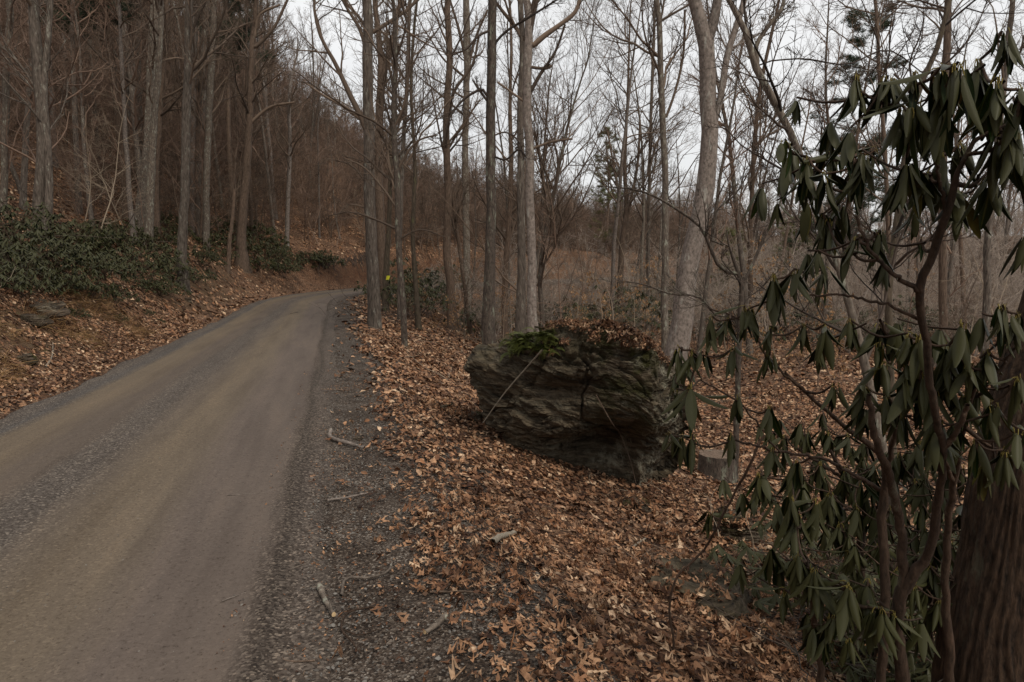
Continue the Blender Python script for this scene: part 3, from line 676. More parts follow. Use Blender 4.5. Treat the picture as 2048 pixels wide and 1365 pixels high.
T('small open understory tree spreading low branches behind the boulder', [(1478, 690, 10), (1480, 620, 10), (1483, 570, 9), (1478, 552, 8)], Y=9.5, bark='bark_dark', twig='twig_dark', seed=30,
  forks=[[(1480, 556, 8), (1440, 535, 8), (1422, 500, 7), (1405, 460, 6), (1355, 420, 5), (1290, 385, 4), (1200, 372, 2)], [(1482, 575, 7), (1500, 540, 6), (1522, 490, 6), (1545, 440, 5), (1562, 400, 4), (1568, 350, 3)],
         [(1481, 600, 6), (1440, 635, 5), (1400, 595, 4), (1340, 588, 4), (1290, 570, 3), (1230, 560, 2)], [(1420, 495, 4), (1435, 420, 3), (1470, 390, 3), (1500, 340, 2)]], short='the low spreading tree', H=3.6, lo=0.5, n1=6)
T('straight brown trunk in the gap right of the mossy curved stem', [(1886, 640, 15), (1884, 450, 14), (1888, 250, 13), (1892, 120, 13), (1895, 0, 12)], Y=20, bark='bark_brown', seed=31, short='the straight brown trunk', H=18, n1=12, lo=0.5)
T('grey tree leaning right near the right edge beyond the big leaves', [(1972, 620, 13), (1976, 480, 12), (1990, 330, 11), (2010, 150, 10), (2025, 0, 9)], Y=18, bark='bark_grey', seed=32, short='the right-edge grey tree', H=16, n1=14, lo=0.4)
T('slender tree with steep limbs between the leaning lichened tree and the pine', [(1500, 600, 10), (1502, 450, 9), (1508, 300, 8), (1520, 180, 7), (1545, 60, 6)], Y=28, bark='bark_brown', seed=33, short='the steep-limbed tree', H=18, lo=0.2, n1=26, L1=0.28, ang=(0.4, 0.8))
T('tall thin tree standing alone in the sky gap right of the pine top', [(1780, 610, 8), (1776, 450, 8), (1770, 300, 8), (1758, 150, 7), (1750, 0, 6)], Y=30, bark='bark_brown', seed=34, short='the thin sky-gap tree', H=20, lo=0.25, n1=24, L1=0.26)
T('straight slim trunk just right of the upswept brown tree', [(1296, 615, 7), (1297, 450, 7), (1300, 300, 6), (1305, 150, 6), (1310, 0, 5)], Y=34, bark='bark_grey', seed=35, short='the slim valley tree', H=22, lo=0.25, n1=22)
T('big furrowed black-barked trunk rising past the right edge of the rhododendron', [(1985, 1420, 235), (1992, 1300, 208), (2022, 1105, 188), (2046, 936, 180), (2078, 800, 172), (2112, 700, 165), (2200, 400, 150)], Y=2.75, bark='bark_furrow', seed=36, sides=40, rough=0.10, flare=0.0, H=5.5, lo=0.6, n1=8, cat='tree', group='trees at the right edge', sink=0.3, furrow=1)

# yellow blaze nailed to a slim trunk by the bend
yt = T('slim trunk carrying a small yellow marker beside the bend', [(772, 618, 13), (771, 560, 12), (776, 480, 10), (780, 380, 8), (784, 250, 7)], Y=30, bark='bark_mossy', seed=37, H=14, lo=0.35, short='the yellow-marked tree')
p = at(776, 556, 29.82)
Vb = np.array([[x, y, z] for x in (-.07, .07) for y in (-.006, .006) for z in (-.09, .09)])
Vb[:, 0] += np.where(Vb[:, 2] > 0, 0.02, -0.02)
Fb = [[0, 1, 3, 2], [4, 6, 7, 5], [0, 4, 5, 1], [2, 3, 7, 6], [0, 2, 6, 4], [1, 5, 7, 3]]
add_obj('boundary_marker', mk_mesh('boundary_marker', Vb, [np.array(Fb)], [M['yellow']], sm=False), label='small yellow boundary marker fixed to a slim trunk beside the bend', cat='sign', loc=p)

# ------------------------------------------------------------------ trees in the wood behind (shared meshes)
def proto_tree(seed, H, r0, bark, twig, lo, n1, n2, n3, n4, L1, rmin, sides=8, ang=(0.5, 1.05), fork=False):
    rg = np.random.default_rng(seed)
    n = 14
    P = grow(np.zeros((1, 3)) - [0, 0, 0.25], np.array([[rg.normal(0, .05), rg.normal(0, .05), 1.0]]), np.array([H + .25]), n, 0.035, 0.03, rg)
    R = r0 * np.linspace(1, 0.0, n) ** 0.75 * 1.0 + 0.012; R = R[None]
    tm = trunk_mesh(P[0], R[0], M[bark], rg, sides, 0.05, 0.4)
    if fork:
        g0, r0_ = children_of(P, R, 2, 0.25, 0.5, 0.6, (0.2, 0.4), 10, 0.05, 0.05, rg, 0.75, 0.03)
        r0_ = R[0, 5] * 0.75 * np.linspace(1, 0.12, 10)[None].repeat(2, 0)
        V, F = tubes([(P, R, sides), (g0, r0_, 6)]); tm = mk_mesh('trunk', V, [F], [M[bark]])
        cg = crown_groups(P, R, rg, n1 // 2, n2, n3, n4, lo, L1, ang, 0.06, rmin, 4) + crown_groups(g0, r0_, rg, n1 // 3, n2, n3, n4, 0.2, L1 * 1.3, ang, 0.06, rmin, 4)
    else:
        cg = crown_groups(P, R, rg, n1, n2, n3, n4, lo, L1, ang, 0.06, rmin, 4)
    return tm, tube_mesh('crown', cg, [M[twig]])

PROTO = []   # (trunk mesh, crown mesh, adjective)
PROTO.append((*proto_tree(1, 17, 0.12, 'bark_grey', 'twig_red', 0.3, 24, 8, 6, 2, 0.22, 0.0042), 'grey'))
PROTO.append((*proto_tree(2, 19, 0.14, 'bark_brown', 'twig_grey', 0.35, 24, 8, 6, 2, 0.2, 0.0042), 'brown'))
PROTO.append((*proto_tree(3, 14, 0.085, 'bark_grey', 'twig_red', 0.22, 26, 7, 6, 2, 0.24, 0.0042), 'slender grey'))
PROTO.append((*proto_tree(4, 18, 0.115, 'bark_pale', 'twig_grey', 0.4, 22, 8, 6, 2, 0.2, 0.0042), 'pale'))
PROTO.append((*proto_tree(5, 12, 0.06, 'bark_brown', 'twig_red', 0.15, 28, 7, 5, 3, 0.28, 0.0042), 'slender brown'))
PROTO.append((*proto_tree(6, 18, 0.135, 'bark_grey', 'twig_red', 0.3, 26, 8, 6, 2, 0.2, 0.0042, fork=True), 'forked grey'))
PROTO.append((*proto_tree(7, 16, 0.095, 'bark_lichen', 'twig_grey', 0.3, 22, 8, 6, 2, 0.22, 0.0042), 'lichen-flecked'))
FARP = []
for i, (H, r0) in enumerate([(16, .16), (18, .18), (13, .12)]):
    tm, cm = proto_tree(40 + i, H, r0 * .8, 'bark_grey', 'twig_red', 0.15, 22, 7, 6, 2, 0.25, 0.0065, 5)
    FARP.append((tm, cm))

ORD = ['nearest', 'second', 'third', 'fourth', 'fifth', 'sixth', 'seventh', 'eighth', 'ninth', 'tenth', 'eleventh', 'twelfth', 'thirteenth', 'fourteenth', 'fifteenth', 'sixteenth',
       'seventeenth', 'eighteenth', 'nineteenth', 'twentieth', 'twenty-first', 'twenty-second', 'twenty-third', 'twenty-fourth', 'twenty-fifth', 'twenty-sixth']
HERO.sort()
def to_px(x, y, z):
    c, s = math.cos(PITCH), math.sin(PITCH)
    zz = z - CAM_H; dep = y * c - zz * s; up = y * s + zz * c
    return 1024 + FPX * x / dep, 682.5 - FPX * up / dep, dep

def scatter(nmax, test, spacing, xr, yr, rg, tries=60000):
    pts = []
    X = rg.uniform(*xr, tries); Y = rg.uniform(*yr, tries)
    s, t = road_coords(X, Y)
    ok = test(X, Y, s, t); X, Y = X[ok], Y[ok]
    cell = {}
    for x, y in zip(X, Y):
        sp = spacing(x, y); k = (int(x // 2), int(y // 2)); bad = False
        w = int(sp // 2) + 1
        for a in range(-w, w + 1):
            for b_ in range(-w, w + 1):
                for q in cell.get((k[0] + a, k[1] + b_), ()):
                    if (q[0] - x) ** 2 + (q[1] - y) ** 2 < sp * sp: bad = True; break
                if bad: break
            if bad: break
        if bad: continue
        cell.setdefault(k, []).append((x, y)); pts.append((x, y))
        if len(pts) >= nmax: break
    return np.array(pts)

rgf = np.random.default_rng(77)
def crown_cap(x, y, z, H, rg):
    """Second growth: the wood gets lower and younger down the valley beyond the bend."""
    px = 1024 + FPX * x / y
    lim = np.interp(px, [430, 560, 620, 680, 760, 900, 1050, 1250, 1450, 2048], [-900, 20, 110, 190, 275, 365, 410, 415, 370, 330])
    top = CAM_H + (540 - lim) / FPX * y
    return np.clip((top - z) / H * rg.uniform(0.7, 1.35, np.shape(x)), 0.22, 1.2)
infr = lambda X, Y, m=0.80: np.abs(X) < Y * m + 1.0
hillA = scatter(185, lambda X, Y, s, t: (s < -5.5) & infr(X, Y) & (Y > 21) & (t < 75), lambda x, y: 2.3, (-62, 12), (17, 78), rgf)
valA = scatter(44, lambda X, Y, s, t: (s > 6.0) & infr(X, Y) & (Y > 22) & ~((np.abs(X - 0.08 * Y) < 0.05 * Y) & (Y < 60)), lambda x, y: 3.4, (-10, 60), (22, 75), rgf)
pts = np.concatenate([hillA, valA])
zz = height(pts[:, 0], pts[:, 1])
order = np.argsort(pts[:, 1])
ordinal = {}
hx = [h[0] for h in HERO]
for i in order:
    x, y, z = pts[i][0], pts[i][1], zz[i]
    hill = i < len(hillA)
    k = (int(rgf.choice([2, 4, 6, 2, 4, 3, 0])) if y < 38 else int(rgf.integers(0, len(PROTO)))) if hill else int(rgf.choice([0, 1, 2, 3, 5, 6]))
    tm, cm, adj = PROTO[k]
    sc = rgf.uniform(0.8, 1.15) * (1.0 if hill else 0.82)
    if hill and y > 36: sc = min(sc, float(crown_cap(x, y, z, 17.0, rgf)))
    if not hill and y > 55: sc = min(sc, max(0.4, float(crown_cap(x, y, z, 15.0, rgf))))
    px = to_px(x, y, z + 1.5)[0]
    j = int(np.searchsorted(hx, px))
    if j == 0: where = 'left of ' + HERO[0][1]
    elif j == len(hx): where = 'right of ' + HERO[-1][1]
    else: where = 'right of ' + HERO[j - 1][1]
    o_ = ordinal.get((where, adj, hill), 0); ordinal[(where, adj, hill)] = o_ + 1
    w1 = 'nearest' if o_ == 0 else ORD[min(o_, 25)] + ' nearest'
    lab = f"{adj} bare {'hillside' if hill else 'valley'} tree, {w1} {where}"
    e = add_obj('bare_tree', None, label=lab, cat='tree', group='bare trees on the left hillside' if hill else 'bare trees in the valley wood', loc=(x, y, z))
    e.rotation_euler = (rgf.normal(0, 0.035), rgf.normal(0, 0.035), rgf.uniform(0, 6.28)); e.scale = (sc, sc, sc * rgf.uniform(0.9, 1.1))
    add_obj('trunk', tm, e); add_obj('crown', cm, e)

# the wood beyond reads as one mass: instanced trees
farA = scatter(1100, lambda X, Y, s, t: (np.abs(s) > 6) & infr(X, Y, 0.95) & (((s < 0) & ((t >= 75) | (Y > 78) | (X < -50))) | ((s > 0) & ((Y > 80) | (X > 58)) )), lambda x, y: 3.0 + 0.006 * y, (-130, 170), (30, 215), rgf)
def gn_scatter(name, pts, objs, scales, rots, label, rgx):
    col = bpy.data.collections.new(name + '_sources')
    for o in objs: col.objects.link(o)
    me = bpy.data.meshes.new(name); me.vertices.add(len(pts)); me.vertices.foreach_set('co', np.asarray(pts, np.float32).ravel())
    a = me.attributes.new('size', 'FLOAT', 'POINT'); a.data.foreach_set('value', np.asarray(scales, np.float32))
    a = me.attributes.new('turn', 'FLOAT_VECTOR', 'POINT'); a.data.foreach_set('vector', np.asarray(rots, np.float32).ravel())
    a = me.attributes.new('pick', 'INT', 'POINT'); a.data.foreach_set('value', rgx.integers(0, len(objs), len(pts)).astype(np.int32))
    ng = bpy.data.node_groups.new(name, 'GeometryNodeTree')
    ng.interface.new_socket('Geometry', in_out='INPUT', socket_type='NodeSocketGeometry')
    ng.interface.new_socket('Geometry', in_out='OUTPUT', socket_type='NodeSocketGeometry')
    N, L = ng.nodes, ng.links
    gi, go = N.new('NodeGroupInput'), N.new('NodeGroupOutput')
    ip = N.new('GeometryNodeInstanceOnPoints'); ci = N.new('GeometryNodeCollectionInfo'); ci.inputs['Collection'].default_value = col
    ci.inputs['Separate Children'].default_value = True; ci.inputs['Reset Children'].default_value = True
    ip.inputs['Pick Instance'].default_value = True
    for attr, typ, sock in (('size', 'FLOAT', 'Scale'), ('turn', 'FLOAT_VECTOR', 'Rotation'), ('pick', 'INT', 'Instance Index')):
        na = N.new('GeometryNodeInputNamedAttribute'); na.data_type = typ; na.inputs['Name'].default_value = attr
        L.new(na.outputs['Attribute'], ip.inputs[sock])
    L.new(gi.outputs[0], ip.inputs['Points']); L.new(ci.outputs['Instances'], ip.inputs['Instance']); L.new(ip.outputs['Instances'], go.inputs[0])
    o = add_obj(name, me, label=label, kind='stuff'); md = o.modifiers.new('scatter', 'NODES'); md.node_group = ng
    return o
far_objs = []
for tm, cm in FARP:
    a = np.empty(len(tm.vertices) * 3, np.float32); tm.vertices.foreach_get('co', a); a = a.reshape(-1, 3)
    b_ = np.empty(len(cm.vertices) * 3, np.float32); cm.vertices.foreach_get('co', b_); b_ = b_.reshape(-1, 3)
    fa = np.empty(len(tm.loops), np.int32); tm.loops.foreach_get('vertex_index', fa)
    fb = np.empty(len(cm.loops), np.int32); cm.loops.foreach_get('vertex_index', fb)
    fa, fb = fa.reshape(-1, 4), fb.reshape(-1, 4) + len(a)
    mi = np.concatenate([np.zeros(len(fa), int), np.ones(len(fb), int)])
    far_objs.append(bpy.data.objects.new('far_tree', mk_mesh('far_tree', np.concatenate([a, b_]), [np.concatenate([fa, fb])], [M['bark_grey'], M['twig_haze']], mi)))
fz = height(farA[:, 0], farA[:, 1])
gn_scatter('far_woods', np.column_stack([farA, fz]), far_objs, np.minimum(rgf.uniform(0.6, 0.95, len(farA)), crown_cap(farA[:, 0], farA[:, 1], fz, 16.0, rgf)),
           np.column_stack([rgf.normal(0, .03, len(farA)), rgf.normal(0, .03, len(farA)), rgf.uniform(0, 6.28, len(farA))]), 'bare brown wood covering the far hillsides', rgf)

BR = []
for i, (H, rm) in enumerate([(5, .006), (6.5, .006), (4, .005), (8, .008)]):
    rg = np.random.default_rng(400 + i)
    P = grow(rg.normal(0, .5, (3, 3)) * [1, 1, 0] - [0, 0, .2], rg.normal(0, .15, (3, 3)) + [0, 0, 1.0], rg.uniform(.6, 1, 3) * H, 10, 0.06, 0.04, rg)
    R = (0.005 * H * np.linspace(1, 0.15, 10) + 0.004)[None].repeat(3, 0)
    cg = crown_groups(P, R, rg, 14, 6, 5, 2, 0.08, 0.4, (0.5, 1.2), 0.03, rm, 4)
    BR.append(bpy.data.objects.new('brush_clump', tube_mesh('brush_clump', [(P, R, 5)] + cg, [M['twig_grey' if i % 2 else 'twig_red']])))
brA = scatter(3200, lambda X, Y, s, t: ((s < -6) | ((s < -3.8) & (t > 50))) & infr(X, Y, .9) & (Y > 30) & ((Y > 46) | (X > -0.38 * Y) | (rgf.random(len(X)) < 0.25)), lambda x, y: 1.3 + .008 * y, (-95, 60), (26, 135), rgf, 90000)
brB = scatter(1500, lambda X, Y, s, t: ((s > 7) | ((s > 4.5) & (t > 40))) & infr(X, Y, .9) & (Y > 27), lambda x, y: 1.6 + .02 * y, (-12, 110), (27, 130), rgf, 90000)
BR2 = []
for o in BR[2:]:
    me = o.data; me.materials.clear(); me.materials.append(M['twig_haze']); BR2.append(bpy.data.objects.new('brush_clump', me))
for brs, src, lo_, hi_, lab in ((brA, BR[:2], .6, 1.2, 'brown haze of bare brush between the trees of the hillside'), (brB, BR2, .35, .8, 'pale grey bare brush covering the valley floor and far slope')):
    gn_scatter('brush', np.column_stack([brs, height(brs[:, 0], brs[:, 1])]), src, rgf.uniform(lo_, hi_, len(brs)) * (1 + 0.3 * smooth(brs[:, 1], 50, 85)),
               np.column_stack([rgf.normal(0, .08, len(brs)), rgf.normal(0, .08, len(brs)), rgf.uniform(0, 6.28, len(brs))]), lab, rgf)

# ------------------------------------------------------------------ evergreens
def pine(label, px, Y, H, r0, z0=None, mat_='needles', n=26, spread=0.2, lo=0.25, seed=0, dens=1.0):
    rg = np.random.default_rng(3000 + seed)
    x = at(px, 540, Y)[0]; z = g(x, Y); root = add_obj('pine_tree', None, label=label, cat='tree', loc=(x, Y, z))
    P = grow(np.array([[0, 0, -.3]]), np.array([[0, 0, 1.0]]), np.array([H]), 12, 0.02, 0.05, rg); R = (r0 * np.linspace(1, 0.08, 12))[None]
    add_obj('trunk', trunk_mesh(P[0], R[0], M['bark_brown'], rg, 8), root)
    g1, r1 = children_of(P, R, int(n * 3), lo, 0.99, spread, (1.2, 1.6), 6, 0.08, 0.03, rg, 0.35, 0.01)
    g2, r2 = children_of(g1, r1, int(7 * dens), 0.3, 1.0, 0.4, (0.5, 1.0), 4, 0.1, 0.03, rg, 0.6, 0.006)
    add_obj('limbs', tube_mesh('limbs', [(g1, r1, 4), (g2, r2, 3)], [M['bark_brown']]), root).name = 'branch_set'
    # needle tufts: flat little fans of blades
    tips = np.concatenate([g2[:, 1:].reshape(-1, 3), g1[:, 3:].reshape(-1, 3)])
    k = 20; c = np.repeat(tips, k, 0) + rg.normal(0, 0.05, (len(tips) * k, 3))
    d = rg.normal(0, 1, c.shape); d[:, 2] = np.abs(d[:, 2]) * 0.5; d /= np.linalg.norm(d, axis=1, keepdims=True)
    sd = np.cross(d, rg.normal(0, 1, c.shape)); sd /= np.linalg.norm(sd, axis=1, keepdims=True)
    L = rg.uniform(0.2, 0.38, (len(c), 1)); w = 0.015
    V = np.stack([c - sd * w, c + sd * w, c + d * L], 1).reshape(-1, 3)
    add_obj('needles', mk_mesh('needles', V, [np.arange(len(V)).reshape(-1, 3)], [M[mat_]]), root, kind='stuff')
    return root
pine('tall dark white pine rising above the wood behind the rhododendron', 1682, 46, 19.8, 0.24, seed=1, n=30, spread=0.19, lo=0.2)
pine('pale green pine showing in the valley gap beside the upswept brown tree', 1212, 80, 15, 0.2, seed=2, n=24, spread=0.16, mat_='needles_pale', lo=0.1, dens=0.8)
pine('olive evergreen low behind the small spreading understory tree', 1590, 62, 8.5, 0.18, seed=3, n=24, spread=0.3, mat_='needles_pale', lo=0.05)
pine('olive evergreen partly hidden behind the huge leaning tree', 1470, 68, 7.5, 0.16, seed=4, n=20, spread=0.3, mat_='needles_pale', lo=0.05)
pine('dark hemlock whose crown tops the hillside above the leaning pair', 262, 34, 17, 0.2, seed=5, n=22, spread=0.16, lo=0.5)
pine('dark hemlock on the hillside above the flared brown tree', 468, 44, 17, 0.2, seed=6, n=22, spread=0.16, lo=0.55)

# ------------------------------------------------------------------ leaves
def blade(L, W, nl, nc, curl, bend, petiole=0.0, rg=None, twist=0.0):
    """A long leathery leaf hanging along -Z from the origin; returns V, F, uv."""
    t = np.linspace(0, 1, nl); u = np.linspace(-1, 1, nc)
    w = W * 0.5 * (np.sin(np.pi * np.clip(t * 0.94 + 0.03, 0, 1) ** 0.85) ** 0.75)
    V = []; UV = []
    for i in range(nl):
        a = u * curl; rr = w[i] / max(curl, 0.05)
        x = np.sin(a) * rr; y = (np.cos(a) - 1) * rr
        z = -petiole - t[i] * L; by = bend * (t[i] ** 2) * L
        c, s_ = math.cos(twist * t[i]), math.sin(twist * t[i])
        V += [[x[j] * c - y[j] * s_, x[j] * s_ + y[j] * c + by, z] for j in range(nc)]
        UV += [[(u[j] + 1) / 2, t[i]] for j in range(nc)]
    return np.array(V), grid_faces(nl, nc), np.array(UV)

def rhodo_leaf_mesh(seed, L=1.0):
    rg = np.random.default_rng(seed)
    V, F, UV = blade(L * 0.86, L * rg.uniform(0.22, 0.28), 9, 5, rg.uniform(0.7, 1.5), rg.uniform(-0.18, 0.12), 0.14 * L, rg, rg.normal(0, 0.35))
    pp = np.array([[[0, 0, 0], [0, 0.012, -0.07], [0, 0, -0.15]]]) * L; pr = np.full((1, 3), 0.011 * L)
    VP, FP = tubes([(pp, pr, 4)])
    return mk_mesh('leaf', np.concatenate([V, VP]), [np.concatenate([F, FP + len(V)])], [M['rhodo'], M['petiole']],
                   np.concatenate([np.zeros(len(F), int), np.ones(len(FP), int)]), uv=np.concatenate([UV, np.zeros((len(VP), 2))]))
LEAVES = [rhodo_leaf_mesh(600 + i) for i in range(8)]
LEAFDATA = []
for i in range(8):
    rg = np.random.default_rng(600 + i)
    LEAFDATA.append(blade(0.86, rg.uniform(0.22, 0.28), 6, 3, rg.uniform(0.7, 1.5), rg.uniform(-0.18, 0.12), 0.14))

def rot_z_to(d, spin):
    """Rotation taking -Z to direction d, leaf upper side outwards, with a spin about its axis."""
    d = Vector(d).normalized()
    q = Vector((0, 0, -1)).rotation_difference(d)
    return (q @ Vector((0, 0, 1)).rotation_difference(Vector((0, 0, 1)))).to_matrix() @ Matrix.Rotation(spin, 3, 'Z')

def leaf_matrix(p, az, droop, size, rg, roll=0.25):
    d = Vector((math.cos(az) * math.sin(droop), math.sin(az) * math.sin(droop), -math.cos(droop)))
    out = Vector((math.cos(az), math.sin(az), 0.25))
    z = -d; y = (out - z * out.dot(z)).normalized(); x = y.cross(z)
    m = Matrix((x, y, z)).transposed() @ Matrix.Rotation(rg.normal(0, roll), 3, 'Z')
    return Matrix.Translation(Vector(p)) @ (m.to_4x4()) @ Matrix.Scale(size, 4)

def rhododendron(label, stems, whorls, seed, group='rhododendrons beside the boulder', extra=0.25):
    """stems: list of [(px,py,w,Y)...]; whorls: (px,py,leaf px,Y[,n])."""
    rg = np.random.default_rng(5000 + seed)
    b0 = at(stems[0][0][0], stems[0][0][1], stems[0][0][3]); gz = g(b0[0], b0[1])
    base = np.array([b0[0], b0[1], gz])
    root = add_obj('rhododendron', None, label=label, cat='shrub', group=group, loc=base)
    cloud = []
    for k, sp in enumerate(stems):
        q = [at(a, b_, Y) for a, b_, w, Y in sp]; r = [w * Y / FPX / 2 for a, b_, w, Y in sp]
        if k == 0 or len(sp[0]) > 4: pass
        if k == 0:
            q.insert(0, np.array([q[0][0], q[0][1], gz - 0.1])) if q[0][2] > gz else q.__setitem__(0, base - [0, 0, 0.1])
            if len(q) > len(r): r.insert(0, r[0])
        n = 8 + 5 * len(sp)
        P, R = resample(q, r, n); P[1:-1] += rg.normal(0, 0.0025, (n - 2, 3))
        add_obj('stem', mk_mesh('stem', *(lambda VF: (VF[0], [VF[1]]))(tubes([((P - base)[None], (R[:, None] * (1 + rg.normal(0, .06, (n, 8))))[None], 8)])), [M['stem_rhodo']]), root)
        cloud += [(P[i], R[i]) for i in range(2, n)]
    nleaf = 0; EV, EF, EU, EM, eo = [], [], [], [], 0
    for wv in sorted(whorls, key=lambda w: w[1], reverse=True):
        px, py, lp, Y = wv[:4]; n = wv[4] + 1 if len(wv) > 4 else int(rg.integers(8, 11))
        tip = at(px, py, Y); size = lp * Y / FPX * 1.08
        C = np.array([c[0] for c in cloud]); D = np.linalg.norm(C - tip, axis=1) + 0.7 * np.maximum(0, C[:, 2] - tip[2] + 0.03)
        j = int(D.argmin()); st = C[j]; L = np.linalg.norm(tip - st)
        if L > 0.02:
            mid = st * 0.45 + tip * 0.55 + np.array([rg.normal(0, 0.06), rg.normal(0, 0.06), -0.16]) * L
            P, R = resample([st, mid, tip], [min(cloud[j][1], 0.008), 0.0042, 0.0032], 10)
            add_obj('stem', mk_mesh('stem', *(lambda VF: (VF[0], [VF[1]]))(tubes([((P - base)[None], R[None], 6)])), [M['stem_rhodo']]), root)
            cloud += [(P[i], R[i]) for i in range(3, 10)]
        a0 = rg.uniform(0, 6.28)
        for i in range(n):
            az = a0 + i * 2 * math.pi / n + rg.normal(0, 0.25)
            dr = abs(rg.normal(0.36, 0.2)); 
            if rg.random() < 0.07: dr = rg.uniform(0.9, 1.5)
            o = add_obj('leaf', LEAVES[int(rg.integers(0, 8))], root)
            o.matrix_local = leaf_matrix(tip - base + rg.normal(0, 0.006, 3), az, dr, size * rg.uniform(0.6, 1.15), rg, 0.4)
            nleaf += 1
        for _ in range(int(extra) + int(rg.random() < extra % 1)):          # further leaf clusters behind and below
            c = tip + np.array([rg.normal(0, 0.07), rg.uniform(0.02, 0.28), rg.normal(-0.03, 0.06)]); a1 = rg.uniform(0, 6.28)
            tw = resample([st * .3 + tip * .7, c * .5 + tip * .5 - [0, 0, .02], c], [.004, .0035, .003], 6)
            VP, FP = tubes([(tw[0][None] - base, tw[1][None], 4)]); EV.append(VP); EF.append(FP + eo); EU.append(np.zeros((len(VP), 2))); EM.append(np.ones(len(FP), int)); eo += len(VP)
            for i in range(int(rg.integers(6, 10))):
                V0, F0, U0 = LEAFDATA[int(rg.integers(0, 8))]
                mt = np.array(leaf_matrix(c - base, a1 + i * .8 + rg.normal(0, .3), abs(rg.normal(.36, .2)), size * rg.uniform(.8, 1.1), rg))
                EV.append(V0 @ mt[:3, :3].T + mt[:3, 3]); EF.append(F0 + eo); EU.append(U0); EM.append(np.zeros(len(F0), int)); eo += len(V0)
    if EV:
        add_obj('foliage', mk_mesh('foliage', np.concatenate(EV), [np.concatenate(EF)], [M['rhodo'], M['stem_rhodo']], np.concatenate(EM), uv=np.concatenate(EU)), root, kind='stuff')
    return root

rhododendron('tall rhododendron with huge drooping leaves at the upper right, in front of the furrowed trunk',
  [[(1815, 1420, 30, 2.35), (1798, 1300, 27, 2.35), (1806, 1175, 26, 2.3), (1850, 1120, 20, 2.25), (1876, 1000, 17, 2.15), (1886, 900, 15, 2.05), (1862, 780, 15, 1.95), (1850, 680, 15, 1.9), (1840, 580, 16, 1.85), (1868, 500, 16, 1.8), (1893, 432, 15, 1.75), (1915, 350, 11, 1.72), (1952, 280, 9, 1.7), (2052, 243, 8, 1.65)],
   [(1808, 1180, 22, 2.3), (1802, 1060, 19, 2.28), (1778, 950, 17, 2.2), (1748, 870, 14, 2.1), (1738, 790, 10, 2.05)],
   [(1840, 582, 11, 1.85), (1784, 548, 9, 1.85), (1742, 500, 7, 1.85), (1712, 432, 6, 1.87)],
   [(1896, 432, 9, 1.76), (1876, 350, 7, 1.74), (1856, 250, 6, 1.74)],
   [(1886, 900, 12, 2.05), (1915, 860, 11, 2.0), (1935, 810, 10, 1.95)],
   [(1842, 640, 8, 1.9), (1782, 614, 6, 1.9), (1700, 592, 5, 1.95), (1620, 590, 4, 2.0)]],
  [(1717, 148, 75, 1.8, 5), (1776, 151, 88, 1.75), (1828, 144, 70, 1.7, 5), (1834, 202, 112, 1.7), (1881, 135, 112, 1.65), (1916, 125, 132, 1.6, 7), (1960, 120, 100, 1.75), (1995, 156, 104, 1.6), (2040, 180, 110, 1.6),
   (2001, 258, 112, 1.65), (2024, 261, 95, 1.6), (1887, 302, 70, 1.8), (1919, 288, 75, 1.8), (1723, 185, 62, 1.8, 3), (1805, 211, 95, 1.75), (1978, 343, 100, 1.75, 6), (1858, 345, 75, 1.8), (1893, 334, 60, 1.85, 5), (2004, 62, 75, 1.7, 4), (2048, 320, 90, 1.7),
   (1615, 314, 80, 2.1), (1659, 305, 62, 2.1, 6), (1675, 303, 66, 2.1, 5), (1650, 349, 90, 2.05, 7), (1726, 308, 92, 2.0, 8), (1749, 302, 52, 2.0, 4), (1703, 358, 70, 2.1, 6), (1647, 428, 58, 2.1, 6), (1655, 443, 70, 2.1, 7), (1570, 278, 70, 2.1, 3),
   (1761, 460, 66, 1.9, 7), (1717, 469, 62, 1.9, 6), (1698, 500, 56, 1.95, 5), (1842, 480, 46, 1.9, 3)], 1, extra=1.1)
rhododendron('sprawling rhododendron with leaves hanging before the huge leaning tree and boulder end',
  [[(1770, 1150, 20, 2.6), (1765, 1000, 18, 2.6), (1772, 930, 15, 2.55), (1690, 855, 9, 2.5), (1620, 790, 7, 2.5), (1570, 745, 6, 2.5)],
   [(1760, 980, 10, 2.6), (1700, 945, 7, 2.6), (1640, 915, 6, 2.6), (1560, 905, 5, 2.6), (1470, 880, 4, 2.6)],
   [(1775, 935, 11, 2.55), (1800, 800, 9, 2.4), (1790, 700, 8, 2.3), (1760, 640, 6, 2.25)],
   [(1625, 795, 6, 2.5), (1540, 720, 5, 2.5), (1480, 640, 4, 2.5), (1420, 618, 3, 2.5)],
   [(1560, 905, 4, 2.6), (1470, 800, 4, 2.6), (1400, 760, 3, 2.6)]],
  [(1549, 548, 90, 2.3), (1589, 538, 72, 2.3, 6), (1648, 538, 66, 2.3, 7), (1489, 613, 56, 2.4, 6), (1424, 633, 52, 2.45, 4), (1454, 640, 52, 2.45, 6), (1540, 652, 64, 2.4), (1609, 650, 62, 2.4), (1648, 650, 74, 2.3), (1759, 648, 72, 2.3),
   (1500, 617, 60, 2.4, 5), (1540, 706, 62, 2.4, 6), (1467, 698, 56, 2.45, 6), (1357, 694, 60, 2.5, 5), (1380, 700, 60, 2.5, 6), (1405, 703, 52, 2.5, 4), (1352, 778, 52, 2.55, 3), (1380, 771, 98, 2.5, 7), (1337, 866, 50, 2.6, 3), (1363, 873, 58, 2.6, 5),
   (1385, 869, 70, 2.6, 6), (1458, 866, 55, 2.6, 6), (1764, 686, 66, 2.2, 7), (1764, 723, 76, 2.25), (1669, 768, 62, 2.4, 6), (1540, 813, 70, 2.5, 6), (1473, 793, 60, 2.6, 4), (1546, 897, 66, 2.6, 7), (1596, 919, 60, 2.7)], 2)
